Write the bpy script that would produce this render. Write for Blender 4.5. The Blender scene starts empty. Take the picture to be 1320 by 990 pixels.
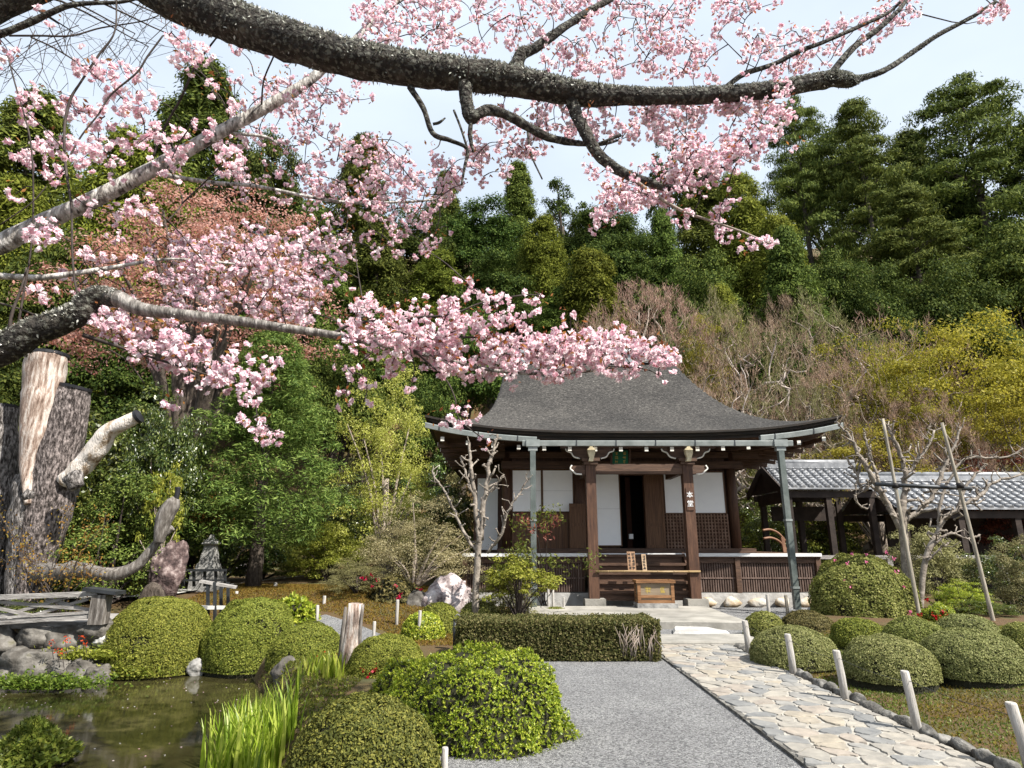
import bpy, bmesh, math, random
import numpy as np
from mathutils import Vector

# ------------------------------------------------------------------ camera, world, sun, exposure
S = bpy.context.scene
COL = S.collection
PITCH = math.radians(14.4)
EYE = 1.55
FPX = 800.0
cam_d = bpy.data.cameras.new("camera")
cam_d.sensor_width = 36.0
cam_d.lens = 36.0 * FPX / 1320.0
cam_d.clip_start = 0.05
cam_d.clip_end = 2000.0
cam = bpy.data.objects.new("camera", cam_d)
COL.objects.link(cam)
cam.location = (0, 0, EYE)
cam.rotation_euler = (math.radians(90) + PITCH, 0, 0)
S.camera = cam

SUN_EL, SUN_AZ = math.radians(50), math.radians(128)     # azimuth clockwise from +Y
W = bpy.data.worlds.new("World")
S.world = W
W.use_nodes = True
nt = W.node_tree
for n in list(nt.nodes):
    nt.nodes.remove(n)
out = nt.nodes.new('ShaderNodeOutputWorld')
bg = nt.nodes.new('ShaderNodeBackground')
sky = nt.nodes.new('ShaderNodeTexSky')
sky.sky_type = 'NISHITA'
sky.sun_disc = False
sky.sun_elevation = SUN_EL
sky.sun_rotation = SUN_AZ
sky.altitude = 0
sky.air_density = 1.0
sky.dust_density = 3.5
sky.ozone_density = 1.0
# thin bright spring cloud veil over the blue
tc = nt.nodes.new('ShaderNodeTexCoord')
mp = nt.nodes.new('ShaderNodeMapping'); mp.inputs['Scale'].default_value = (1.2, 1.2, 2.6)
nz = nt.nodes.new('ShaderNodeTexNoise'); nz.inputs['Scale'].default_value = 1.6; nz.inputs['Detail'].default_value = 5
cr = nt.nodes.new('ShaderNodeValToRGB')
cr.color_ramp.elements[0].position = 0.3; cr.color_ramp.elements[0].color = (0.70, 0.70, 0.70, 1)
cr.color_ramp.elements[1].position = 0.62; cr.color_ramp.elements[1].color = (0.97, 0.97, 0.97, 1)
mx = nt.nodes.new('ShaderNodeMix'); mx.data_type = 'RGBA'
mx.inputs['B'].default_value = (4.3, 4.85, 5.55, 1)
nt.links.new(tc.outputs['Generated'], mp.inputs['Vector'])
nt.links.new(mp.outputs['Vector'], nz.inputs['Vector'])
nt.links.new(nz.outputs['Fac'], cr.inputs['Fac'])
nt.links.new(cr.outputs['Color'], mx.inputs['Factor'])
nt.links.new(sky.outputs['Color'], mx.inputs['A'])
nt.links.new(mx.outputs['Result'], bg.inputs['Color'])
bg.inputs['Strength'].default_value = 0.10
nt.links.new(bg.outputs['Background'], out.inputs['Surface'])

sun_d = bpy.data.lights.new("sun", 'SUN')
sun_d.energy = 5.0
sun_d.angle = math.radians(0.53)
sun_d.color = (1.0, 0.95, 0.87)
sun = bpy.data.objects.new("sun", sun_d)
COL.objects.link(sun)
sdir = Vector((math.sin(SUN_AZ) * math.cos(SUN_EL), math.cos(SUN_AZ) * math.cos(SUN_EL), math.sin(SUN_EL)))
sun.rotation_euler = sdir.to_track_quat('Z', 'Y').to_euler()
sun.location = (20, -10, 30)

vs = S.view_settings
S.display_settings.display_device = 'sRGB'
vs.view_transform = 'Standard'; vs.look = 'None'; vs.exposure = 1.1; vs.gamma = 1.0; vs.use_curve_mapping = False
S.render.engine = 'CYCLES'
S.cycles.use_denoising = True
S.cycles.max_bounces = 6
S.cycles.diffuse_bounces = 3
S.cycles.glossy_bounces = 2
S.cycles.transmission_bounces = 3
S.cycles.transparent_max_bounces = 8

# ------------------------------------------------------------------ geometry helpers
R = math.radians
rng = np.random.default_rng(7)
cP, sP = math.cos(PITCH), math.sin(PITCH)

def ray(px, py):
    a, b = (px - 660) / FPX, (py - 495) / FPX
    return np.array([a, cP + b * sP, sP - b * cP])

def P(px, py, D):                    # the point at horizontal distance D seen along a direction
    d = ray(px, py)
    return d * (D / d[1]) + np.array([0, 0, EYE])

def G(px, py, z=0.0):                # the point at height z seen along a direction
    d = ray(px, py)
    return d * ((z - EYE) / d[2]) + np.array([0, 0, EYE])

def ppm(D, z=1.5):                   # photo pixels per metre at a distance
    return FPX / (D * cP + (z - EYE) * sP)

def ss(x, a, b):
    t = np.clip((np.asarray(x, float) - a) / (b - a), 0, 1)
    return t * t * (3 - 2 * t)

def _h(i, j, k, s):
    n = np.sin(i * 127.1 + j * 311.7 + k * 74.7 + s * 53.3) * 43758.5453
    return n - np.floor(n)

def vnoise(p, s=0.0):                # value noise in -1..1
    p = np.asarray(p, float)
    f = np.floor(p); t = p - f; t = t * t * (3 - 2 * t)
    r = 0
    for a in (0, 1):
        for b in (0, 1):
            for c in (0, 1):
                w = (t[..., 0] if a else 1 - t[..., 0]) * (t[..., 1] if b else 1 - t[..., 1]) * (t[..., 2] if c else 1 - t[..., 2])
                r = r + w * _h(f[..., 0] + a, f[..., 1] + b, f[..., 2] + c, s)
    return r * 2 - 1

def unit(v):
    return v / np.maximum(np.linalg.norm(v, axis=-1, keepdims=True), 1e-9)

def rand_dirs(n, r=rng):
    return unit(r.normal(size=(n, 3)))

class NB:
    """collects vertices and faces, then links them as ONE mesh object"""
    def __init__(self):
        self.v, self.f, self.n = [], [], 0
    def add(self, v, f, mat=0, smooth=False):
        v = np.asarray(v, float).reshape(-1, 3); f = np.asarray(f, int)
        self.v.append(v); self.f.append((f + self.n, mat, smooth)); self.n += len(v)
    def leaves(self, c, ax, ay, mat=0):          # kite shaped leaves
        n = len(c)
        if n == 0: return
        v = np.stack([c - ax, c + ay - ax * .1, c + ax, c - ay - ax * .1], 1).reshape(-1, 3)
        self.add(v, np.arange(n * 4).reshape(-1, 4), mat)
    def box(self, x0, x1, y0, y1, z0, z1, mat=0):
        v = [(x, y, z) for x in (x0, x1) for y in (y0, y1) for z in (z0, z1)]
        f = [(0, 1, 3, 2), (4, 6, 7, 5), (0, 4, 5, 1), (2, 3, 7, 6), (0, 2, 6, 4), (1, 5, 7, 3)]
        self.add(v, f, mat)
    def hexa(self, v8, mat=0):                   # a box given by its corners, in the order of box()
        self.add(v8, [(0, 1, 3, 2), (4, 6, 7, 5), (0, 4, 5, 1), (2, 3, 7, 6), (0, 2, 6, 4), (1, 5, 7, 3)], mat)
    def beam(self, a, b, w, h, mat=0, up=(0, 0, 1)):
        a, b = np.asarray(a, float), np.asarray(b, float)
        d = unit(b - a); s = unit(np.cross(d, up)); u = np.cross(s, d)
        v = [p + i * s * w / 2 + j * u * h / 2 for p in (a, b) for i in (-1, 1) for j in (-1, 1)]
        self.hexa(np.array(v), mat)
    def tube(self, pts, rad, k=8, mat=0, rough=0.0, rs=3.0, cap=True, seed=0.0, smooth=True):
        pts = np.asarray(pts, float); m = len(pts)
        rad = np.broadcast_to(np.asarray(rad, float), (m,))
        t = unit(np.gradient(pts, axis=0))
        ref = np.array([0.31, 0.17, 0.93]) if abs(t[0][2]) < .9 else np.array([0.9, 0.3, 0.1])
        n0 = unit(np.cross(t[0], ref)); N = [n0]
        for i in range(1, m):
            q = N[-1] - t[i] * np.dot(N[-1], t[i]); N.append(unit(q))
        N = np.array(N); B = np.cross(t, N)
        a = np.arange(k) * 2 * math.pi / k
        ring = N[:, None, :] * np.cos(a)[None, :, None] + B[:, None, :] * np.sin(a)[None, :, None]
        v = pts[:, None, :] + ring * rad[:, None, None]
        if rough:
            nn = vnoise(v * rs, seed) * .65 + vnoise(v * rs * 2.7, seed + 9) * .35
            v = v + ring * (nn * rough)[..., None] * rad[:, None, None]
        i = np.arange(m - 1)[:, None] * k; j = np.arange(k)[None, :]; j2 = (j + 1) % k
        f = np.stack([i + j, i + j2, i + k + j2, i + k + j], -1).reshape(-1, 4)
        base = self.n
        self.add(v.reshape(-1, 3), f, mat, smooth)
        if cap:
            self.f.append((np.array([np.arange(k)[::-1]]) + base, mat, False))
            self.f.append((np.array([np.arange(k) + (m - 1) * k]) + base, mat, False))
    def grid(self, V, mat=0, smooth=True):       # V (a, b, 3)
        a, b = V.shape[:2]
        i = np.arange(a - 1)[:, None] * b; j = np.arange(b - 1)[None, :]
        f = np.stack([i + j, i + b + j, i + b + j + 1, i + j + 1], -1).reshape(-1, 4)
        self.add(V.reshape(-1, 3), f, mat, smooth)
    def poly(self, v, mat=0):
        v = np.asarray(v, float); self.add(v, np.arange(len(v))[None, :], mat)
    def prism(self, poly_xz, y0, y1, mat=0):     # an outline in x-z pushed along y
        p = np.asarray(poly_xz, float); n = len(p)
        a = np.c_[p[:, 0], np.full(n, y0), p[:, 1]]; b = np.c_[p[:, 0], np.full(n, y1), p[:, 1]]
        base = self.n
        self.add(np.r_[a, b], [(i, (i + 1) % n, (i + 1) % n + n, i + n) for i in range(n)], mat)
        self.f.append((np.array([np.arange(n)[::-1]]) + base, mat, False)); self.f.append((np.array([np.arange(n) + n]) + base, mat, False))
    def build(self, name, mats, parent=None, at=None):
        me = bpy.data.meshes.new(name)
        v = np.concatenate(self.v) if self.v else np.zeros((0, 3))
        off = np.array(parent.location) if parent is not None else (np.array(at) if at is not None else np.zeros(3))
        if parent is not None and parent.parent is not None: off = off + np.array(parent.parent.location)
        v = (v - off).astype(np.float32)
        me.vertices.add(len(v)); me.vertices.foreach_set('co', v.ravel())
        loops = np.concatenate([f.ravel() for f, _, _ in self.f]).astype(np.int32)
        tot = np.concatenate([np.full(len(f), f.shape[1]) for f, _, _ in self.f]).astype(np.int32)
        mi = np.concatenate([np.full(len(f), m) for f, m, _ in self.f]).astype(np.int32)
        sm = np.concatenate([np.full(len(f), s) for f, _, s in self.f])
        me.loops.add(len(loops)); me.loops.foreach_set('vertex_index', loops)
        me.polygons.add(len(tot))
        me.polygons.foreach_set('loop_start', np.r_[0, np.cumsum(tot)[:-1]].astype(np.int32))
        me.polygons.foreach_set('material_index', mi)
        me.polygons.foreach_set('use_smooth', sm)
        for m in (mats if isinstance(mats, (list, tuple)) else [mats]): me.materials.append(m)
        me.update(calc_edges=True); me.validate()
        o = bpy.data.objects.new(name, me); COL.objects.link(o)
        if parent is not None: o.parent = parent
        elif at is not None: o.location = tuple(at)
        return o

def tag(o, label=None, cat=None, group=None, kind=None):
    if label: o['label'] = label
    if cat: o['category'] = cat
    if group: o['group'] = group
    if kind: o['kind'] = kind
    return o

def thing(name, label, cat, loc=(0, 0, 0), group=None):
    o = bpy.data.objects.new(name, None); COL.objects.link(o)
    o.location = tuple(float(x) for x in loc); o.empty_display_size = .2
    return tag(o, label, cat, group)

def copy_tree(o, parent=None):
    c = o.copy(); COL.objects.link(c)
    if parent is not None: c.parent = parent
    for ch in list(o.children): copy_tree(ch, c)
    return c

def smooth_path(pts, n=6):                     # Catmull-Rom through (.., k) rows
    p = np.asarray(pts, float)
    if len(p) < 3:
        t = np.linspace(0, 1, n + 1)[:, None]; return p[0] * (1 - t) + p[-1] * t
    q = np.vstack([2 * p[0] - p[1], p, 2 * p[-1] - p[-2]]); outp = []
    for i in range(1, len(q) - 2):
        a, b, c, d = q[i - 1], q[i], q[i + 1], q[i + 2]
        for t in np.linspace(0, 1, n, endpoint=False):
            outp.append(.5 * (2 * b + (c - a) * t + (2 * a - 5 * b + 4 * c - d) * t ** 2 + (3 * b - a - 3 * c + d) * t ** 3))
    outp.append(q[-2]); return np.array(outp)

# ------------------------------------------------------------------ materials
def _new(name):
    m = bpy.data.materials.new(name); m.use_nodes = True
    t = m.node_tree; b = t.nodes.get('Principled BSDF')
    return m, t, b

def _ramp(t, cols, lo=.3, hi=.7):
    r = t.nodes.new('ShaderNodeValToRGB'); e = r.color_ramp.elements
    n = len(cols); ps = [lo + (hi - lo) * i / max(1, n - 1) for i in range(n)]
    e[0].position = ps[0]; e[0].color = (*cols[0], 1); e[1].position = ps[-1]; e[1].color = (*cols[-1], 1)
    for q, c in zip(ps[1:-1], cols[1:-1]):
        x = e.new(q); x.color = (*c, 1)
    return r

def surf(name, cols, scale=4.0, rough=.8, bump=0.0, bscale=None, stretch=(1, 1, 1), detail=6, lo=.3, hi=.7, spec=.3, metal=0.0, tint=0.0, speck=None, blotch=0.0):
    """noise-mottled surface; stretch makes grain, speck = (colour, scale, amount) adds flecks"""
    m, t, b = _new(name); L = t.links.new
    c = t.nodes.new('ShaderNodeTexCoord'); mp = t.nodes.new('ShaderNodeMapping'); mp.inputs['Scale'].default_value = stretch
    L(c.outputs['Object'], mp.inputs['Vector'])
    n = t.nodes.new('ShaderNodeTexNoise'); n.inputs['Scale'].default_value = scale; n.inputs['Detail'].default_value = detail; n.inputs['Roughness'].default_value = .62
    L(mp.outputs['Vector'], n.inputs['Vector'])
    r = _ramp(t, cols, lo, hi); L(n.outputs['Fac'], r.inputs['Fac']); colr = r.outputs['Color']
    if speck:
        n2 = t.nodes.new('ShaderNodeTexNoise'); n2.inputs['Scale'].default_value = speck[1]; n2.inputs['Detail'].default_value = 3
        L(mp.outputs['Vector'], n2.inputs['Vector'])
        r2 = _ramp(t, [(0, 0, 0), (1, 1, 1)], 1 - speck[2] - .06, 1 - speck[2] + .06); L(n2.outputs['Fac'], r2.inputs['Fac'])
        mxx = t.nodes.new('ShaderNodeMix'); mxx.data_type = 'RGBA'; mxx.inputs['B'].default_value = (*speck[0], 1)
        L(r2.outputs['Color'], mxx.inputs['Factor']); L(colr, mxx.inputs['A']); colr = mxx.outputs['Result']
    if blotch:
        n4 = t.nodes.new('ShaderNodeTexNoise'); n4.inputs['Scale'].default_value = .55; n4.inputs['Detail'].default_value = 6; L(c.outputs['Object'], n4.inputs['Vector'])
        r4 = _ramp(t, [(1 - blotch,) * 3, (1 + blotch, 1 + blotch * .95, 1 + blotch * .85)], .36, .64); L(n4.outputs['Fac'], r4.inputs['Fac'])
        mb = t.nodes.new('ShaderNodeMix'); mb.data_type = 'RGBA'; mb.blend_type = 'MULTIPLY'; mb.inputs['Factor'].default_value = 1; L(colr, mb.inputs['A']); L(r4.outputs['Color'], mb.inputs['B']); colr = mb.outputs['Result']
    if tint:
        g = t.nodes.new('ShaderNodeNewGeometry'); hs = t.nodes.new('ShaderNodeHueSaturation')
        mr = t.nodes.new('ShaderNodeMapRange'); mr.inputs['To Min'].default_value = 1 - tint; mr.inputs['To Max'].default_value = 1 + tint
        L(g.outputs['Random Per Island'], mr.inputs['Value']); L(mr.outputs['Result'], hs.inputs['Value']); L(colr, hs.inputs['Color']); colr = hs.outputs['Color']
    L(colr, b.inputs['Base Color'])
    b.inputs['Roughness'].default_value = rough; b.inputs['Specular IOR Level'].default_value = spec; b.inputs['Metallic'].default_value = metal
    if bump:
        n3 = t.nodes.new('ShaderNodeTexNoise'); n3.inputs['Scale'].default_value = bscale or scale * 3; n3.inputs['Detail'].default_value = 5
        L(mp.outputs['Vector'], n3.inputs['Vector'])
        bp = t.nodes.new('ShaderNodeBump'); bp.inputs['Strength'].default_value = min(1, bump); bp.inputs['Distance'].default_value = .03 * max(1, bump)
        L(n3.outputs['Fac'], bp.inputs['Height']); L(bp.outputs['Normal'], b.inputs['Normal'])
    return m

def leafm(name, cols, transl=.35, rough=.5, spec=.3, vary=.18, hue=.02):
    """leaf by leaf colour from the ramp, plus tree to tree variation; light shines through"""
    m, t, b = _new(name); L = t.links.new
    g = t.nodes.new('ShaderNodeNewGeometry'); r = _ramp(t, cols, .05, .95); L(g.outputs['Random Per Island'], r.inputs['Fac'])
    oi = t.nodes.new('ShaderNodeObjectInfo'); hs = t.nodes.new('ShaderNodeHueSaturation')
    a = t.nodes.new('ShaderNodeMapRange'); a.inputs['To Min'].default_value = 1 - vary; a.inputs['To Max'].default_value = 1 + vary
    c = t.nodes.new('ShaderNodeMapRange'); c.inputs['To Min'].default_value = .5 - hue; c.inputs['To Max'].default_value = .5 + hue
    ml = t.nodes.new('ShaderNodeMath'); ml.operation = 'FRACT'; m7 = t.nodes.new('ShaderNodeMath'); m7.operation = 'MULTIPLY'; m7.inputs[1].default_value = 7.31
    L(oi.outputs['Random'], a.inputs['Value']); L(oi.outputs['Random'], m7.inputs[0]); L(m7.outputs[0], ml.inputs[0]); L(ml.outputs[0], c.inputs['Value'])
    L(a.outputs['Result'], hs.inputs['Value']); L(c.outputs['Result'], hs.inputs['Hue']); L(r.outputs['Color'], hs.inputs['Color'])
    L(hs.outputs['Color'], b.inputs['Base Color']); b.inputs['Roughness'].default_value = rough; b.inputs['Specular IOR Level'].default_value = spec
    tr = t.nodes.new('ShaderNodeBsdfTranslucent'); L(hs.outputs['Color'], tr.inputs['Color'])
    mx = t.nodes.new('ShaderNodeMixShader'); mx.inputs['Fac'].default_value = transl
    L(b.outputs['BSDF'], mx.inputs[1]); L(tr.outputs['BSDF'], mx.inputs[2])
    L(mx.outputs['Shader'], t.nodes['Material Output'].inputs['Surface'])
    return m

M = {}
M['gravel_wood'] = None
M['dark_wood'] = surf('dark_wood', [(.034, .015, .009), (.072, .034, .019), (.115, .058, .033)], 3, .6, .25, 14, (9, 9, .8), spec=.35)
M['beam_wood'] = surf('beam_wood', [(.035, .018, .011), (.075, .04, .024), (.12, .068, .042)], 3, .6, .25, 14, (.8, 9, 9), spec=.35)
M['door_wood'] = surf('door_wood', [(.055, .025, .011), (.105, .05, .023), (.15, .077, .037)], 3, .55, .2, 14, (12, 12, .6))
M['slat_wood'] = surf('slat_wood', [(.05, .03, .023), (.105, .07, .055), (.18, .13, .11)], 4, .75, .25, 14, (10, 10, .8), tint=.25)
M['pale_edge'] = surf('pale_edge', [(.5, .5, .5), (.66, .66, .65), (.74, .74, .73)], 6, .5, .05, 20, (.6, 6, 6))
M['white_paint'] = surf('white_paint', [(.62, .6, .54), (.78, .76, .7)], 8, .6)
M['cream_paint'] = surf('cream_paint', [(.45, .38, .24), (.66, .58, .4)], 14, .6, .2)
M['paper'] = surf('paper', [(.86, .86, .86), (.9, .9, .89)], 5, .85, .03)
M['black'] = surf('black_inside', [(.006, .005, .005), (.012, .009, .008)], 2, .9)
M['shade_wood'] = surf('shaded_wood', [(.013, .009, .007), (.028, .019, .015), (.05, .036, .028)], 3, .7, .2, 14)  # shadow under the tiled roofs is put into this near-black wood colour
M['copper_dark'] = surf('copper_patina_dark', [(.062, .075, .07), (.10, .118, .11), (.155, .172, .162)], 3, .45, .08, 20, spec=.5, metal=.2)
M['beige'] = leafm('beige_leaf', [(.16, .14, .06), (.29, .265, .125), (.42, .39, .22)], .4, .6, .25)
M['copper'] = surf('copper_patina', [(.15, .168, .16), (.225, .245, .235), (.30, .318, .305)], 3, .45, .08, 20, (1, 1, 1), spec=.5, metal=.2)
M['roof'] = surf('bark_shingle', [(.014, .013, .0125), (.034, .032, .03), (.066, .062, .057)], 9, .9, 1.8, 16, (1, 2.0, 2.6), detail=9, blotch=.3, speck=((.14, .133, .122), 17, .37), lo=.33, hi=.67)
M['roof_edge'] = surf('roof_edge', [(.008, .007, .006), (.02, .016, .013), (.05, .035, .025)], 5, .8, .4, 40, (.4, .4, 9))
M['tile'] = surf('roof_tile', [(.13, .135, .145), (.22, .225, .235), (.34, .345, .355)], 5, .34, .08, 30, spec=.6, tint=.22)
M['stone'] = surf('terrace_stone', [(.18, .172, .152), (.25, .238, .212), (.315, .30, .272)], 2.2, .85, .25, 30, blotch=.15)
M['white_stone'] = surf('white_stone', [(.26, .25, .235), (.37, .36, .34), (.45, .44, .42)], 3, .85, .5, 12)
M['grey_stone'] = surf('grey_stone', [(.13, .125, .12), (.23, .225, .215), (.34, .33, .31)], 4, .85, .5, 18)
M['rock'] = surf('rock', [(.03, .026, .021), (.085, .077, .066), (.2, .187, .168)], 4.2, .85, 1.3, 9, speck=((.075, .07, .03), 4, .30))
M['rose_rock'] = surf('rose_rock', [(.06, .045, .045), (.24, .195, .19), (.46, .42, .41)], 5, .85, 1.0, 11, lo=.36, hi=.6)
M['kerb'] = surf('kerb_stone', [(.035, .033, .03), (.10, .095, .085), (.26, .25, .23)], 7, .9, .8, 24)
M['flag'] = None
M['bark'] = surf('cherry_bark', [(.009, .008, .007), (.026, .022, .018), (.07, .062, .05)], 9, .9, 1.8, 26, speck=((.12, .12, .10), 30, .42))
M['bough'] = surf('bough_bark', [(.045, .038, .034), (.13, .117, .104), (.29, .27, .25)], 10, .6, .6, 26, (2.6, 1, .8), speck=((.05, .042, .034), 12, .36), lo=.32, hi=.62)
M['birch'] = surf('silver_bark', [(.10, .085, .075), (.30, .28, .255), (.58, .56, .53)], 10, .55, .6, 26, (2.6, 1, .8), speck=((.05, .042, .036), 12, .38), lo=.32, hi=.62)
M['prune'] = surf('pruned_bark', [(.10, .085, .068), (.2, .17, .14), (.33, .29, .245)], 10, .8, .4, 26)
M['twig'] = surf('twig_bark', [(.02, .014, .012), (.04, .03, .025), (.075, .06, .052)], 12, .8)
M['pale_twig'] = surf('pale_twig', [(.14, .11, .09), (.25, .2, .165), (.36, .31, .27)], 10, .8)
M['lichen'] = leafm('lichen', [(0.1, 0.1, 0.075), (0.33, 0.335, 0.285), (0.6, 0.6, 0.55)], .1, .9)
M['trunk'] = surf('trunk_bark', [(.03, .024, .018), (.07, .055, .043), (.13, .105, .085)], 6, .9, .9, 18, (4, 4, 1))
M['old_bark'] = surf('old_bark', [(.016, .012, .010), (.095, .078, .072), (.26, .22, .207)], 16, .9, 2.0, 24, (1.5, 1.5, .5), lo=.38, hi=.62)
M['old_bark_grey'] = surf('old_bark_grey', [(.018, .015, .013), (.12, .108, .10), (.31, .285, .27)], 15, .9, 2.0, 22, (1.6, 1.6, .5), lo=.38, hi=.62)
M['bare_wood'] = surf('bare_wood', [(.11, .07, .05), (.3, .22, .175), (.52, .46, .41)], 3.4, .7, .8, 20, (5, 5, .7), lo=.34, hi=.6)
M['tan_wood'] = surf('tan_wood', [(.12, .065, .03), (.40, .31, .22), (.60, .55, .50)], 2.4, .7, 1.0, 14, (3, 3, .8), lo=.32, hi=.52)
M['grey_wood'] = surf('grey_wood', [(.045, .038, .032), (.125, .11, .096), (.27, .25, .228)], 4, .85, .4, 16, (6, 6, 1))
M['rail_wood'] = surf('rail_wood', [(.12, .11, .10), (.25, .235, .22), (.40, .38, .355)], 4, .85, .4, 18, (.8, 6, 6))
M['post_wood'] = surf('post_wood', [(.2, .185, .165), (.34, .32, .295), (.5, .48, .45)], 4, .85, .4, 20, (7, 7, .7), tint=.2)
M['bamboo'] = surf('bamboo', [(.2, .13, .06), (.3, .215, .11)], 3, .45)
M['pole'] = surf('pole_wood', [(.16, .14, .11), (.27, .24, .19), (.38, .34, .28)], 4, .8, .3, 16, (6, 6, .6))
M['cap'] = surf('black_cap', [(.008, .008, .01), (.02, .02, .024)], 4, .5)
M['gold'] = surf('gold_letter', [(.3, .215, .05), (.42, .32, .085)], 4, .5)
M['board'] = surf('sign_board', [(.14, .075, .04), (.24, .14, .08), (.32, .2, .12)], 3, .7, .2, 16, (8, 8, .7))
M['green_paint'] = surf('green_paint', [(.004, .10, .045), (.006, .13, .06)], 4, .5)
M['box_wood'] = surf('box_wood', [(.09, .04, .015), (.18, .085, .033), (.28, .15, .07)], 3, .5, .2, 14, (.8, 9, 9), spec=.4)
M['box_panel'] = surf('box_panel', [(.16, .12, .08), (.24, .19, .13)], 4, .6, .2, 18, (.8, 9, 9))
M['ink'] = surf('ink', [(.012, .01, .01), (.02, .018, .017)], 4, .7)
M['chalk'] = surf('white_letter', [(.75, .75, .75), (.85, .85, .85)], 4, .6)
M['steel'] = surf('dark_metal', [(.03, .032, .034), (.07, .075, .08)], 5, .5, metal=.6)
M['bright_metal'] = surf('bright_metal', [(.5, .5, .5), (.62, .62, .62)], 5, .3, metal=.8)
# foliage
M['clip'] = leafm('clipped_leaf', [(0.09, 0.108, 0.022), (0.17, 0.185, 0.042), (0.26, 0.26, 0.08)], .3, .6, .15, .08, .008)
M['clip_y'] = leafm('clipped_leaf_yellow', [(0.082, 0.102, 0.016), (0.172, 0.19, 0.03), (0.285, 0.288, 0.054)], .35, .6, .15, .1, .01)
M['clip_g'] = leafm('clipped_leaf_grey', [(0.1, 0.115, 0.034), (0.19, 0.195, 0.065), (0.29, 0.285, 0.12)], .3, .6, .15, .08, .008)
M['clip_r'] = leafm('clipped_leaf_brown', [(0.06, 0.055, 0.018), (0.115, 0.105, 0.032), (0.19, 0.16, 0.06)], .3, .6, .15, .1, .01)
M['clip_b'] = leafm('clipped_leaf_dusky', [(0.048, 0.06, 0.013), (0.105, 0.118, 0.026), (0.215, 0.215, 0.043)], .3, .6, .15, .08, .008)
M['azalea'] = leafm('azalea_leaf', [(0.1, 0.15, 0.012), (0.25, 0.32, 0.024), (0.5, 0.52, 0.07)], .45, .42, .35, .05, .005)
M['hedge'] = leafm('hedge_leaf', [(0.055, 0.065, 0.018), (0.11, 0.11, 0.034), (0.19, 0.16, 0.07)], .3, .6, .15, .05, .005)
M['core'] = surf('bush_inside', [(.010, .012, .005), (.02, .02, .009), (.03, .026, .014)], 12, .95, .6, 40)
M['cedar'] = leafm('cedar_needles', [(0.032, 0.05, 0.01), (0.08, 0.107, 0.019), (0.17, 0.2, 0.039)], .28, .75, .08, .3, .025)
M['cypress'] = leafm('cypress_needles', [(0.05, 0.066, 0.009), (0.115, 0.135, 0.017), (0.21, 0.225, 0.034)], .3, .75, .08, .2, .015)
M['oak'] = leafm('evergreen_leaf', [(0.021, 0.04, 0.009), (0.055, 0.083, 0.015), (0.12, 0.153, 0.031)], .25, .75, .08, .25, .02)
M['pine'] = leafm('pine_needles', [(0.036, 0.052, 0.012), (0.09, 0.114, 0.023), (0.17, 0.19, 0.04)], .25, .75, .08, .15, .015)
M['fir'] = leafm('fir_needles', [(0.052, 0.085, 0.016), (0.125, 0.168, 0.031), (0.23, 0.27, 0.062)], .3, .6, .15)
M['camellia'] = leafm('camellia_leaf', [(0.022, 0.042, 0.009), (0.058, 0.09, 0.015), (0.17, 0.2, 0.045)], .25, .32, .5, .15, .02)
M['yellowleaf'] = leafm('young_maple_leaf', [(0.15, 0.145, 0.016), (0.27, 0.245, 0.024), (0.4, 0.35, 0.05)], .5, .6, .2, .12, .01)
M['limeleaf'] = leafm('lime_leaf', [(0.12, 0.15, 0.016), (0.23, 0.26, 0.032), (0.37, 0.37, 0.07)], .5, .55, .25, .1, .01)
M['olive'] = leafm('olive_leaf', [(0.11, 0.105, 0.038), (0.21, 0.195, 0.08), (0.33, 0.3, 0.14)], .4, .6, .25, .12, .012)
M['redleaf'] = leafm('red_maple_leaf', [(0.31, 0.125, 0.085), (0.52, 0.265, 0.195), (0.62, 0.4, 0.33)], .5, .55, .25, .1, .01)
M['orangeleaf'] = leafm('orange_leaf', [(.18, .075, .018), (.3, .15, .03), (.28, .22, .05)], .45, .55, .25, .1, .01)
M['darkred'] = leafm('dark_red_leaf', [(.08, .02, .018), (.17, .04, .036), (.26, .08, .06)], .4, .55, .25)
M['lime'] = leafm('pale_lime_leaf', [(0.27, 0.265, 0.035), (0.45, 0.43, 0.08), (0.6, 0.56, 0.19)], .5, .55, .25)
M['red_rock'] = surf('red_rock', [(.03, .02, .019), (.095, .063, .058), (.27, .215, .2)], 6, .85, 1.2, 12, lo=.38, hi=.64)
M['bud'] = leafm('pink_bud', [(0.22, 0.13, 0.095), (0.34, 0.225, 0.16), (0.43, 0.31, 0.235)], .35, .7, .2, .15, .012)
M['bare'] = surf('bare_branch', [(.15, .115, .09), (.25, .205, .165), (.36, .31, .26)], 5, .85)
M['pale_limb'] = surf('pale_limb', [(.26, .21, .18), (.4, .34, .3), (.52, .46, .42)], 6, .8)
M['bare_fine'] = surf('bare_twig', [(.11, .08, .055), (.18, .135, .095), (.26, .2, .15)], 5, .85)
M['petal'] = leafm('cherry_petal', [(0.74, 0.42, 0.51), (0.89, 0.66, 0.72), (0.94, 0.82, 0.85), (0.96, 0.92, 0.925)], .42, .6, .15, .03, .004)
M['bronze'] = leafm('bronze_leaf', [(.16, .05, .018), (.27, .10, .028), (.36, .18, .045)], .45, .5, .3)
M['iris'] = leafm('iris_blade', [(0.12, 0.19, 0.012), (0.25, 0.35, 0.03), (0.45, 0.5, 0.1)], .5, .4, .4)
M['grass'] = leafm('grass_blade', [(.05, .11, .01), (.11, .2, .02), (.2, .28, .05)], .45, .5, .3)
M['mossb'] = leafm('moss_blade', [(0.085, 0.05, 0.011), (0.15, 0.092, 0.018), (0.125, 0.115, 0.02), (0.2, 0.125, 0.028)], .3, .8, .1)
M['redflower'] = leafm('red_flower', [(.32, .006, .008), (.5, .012, .02)], .3, .5)
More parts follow.
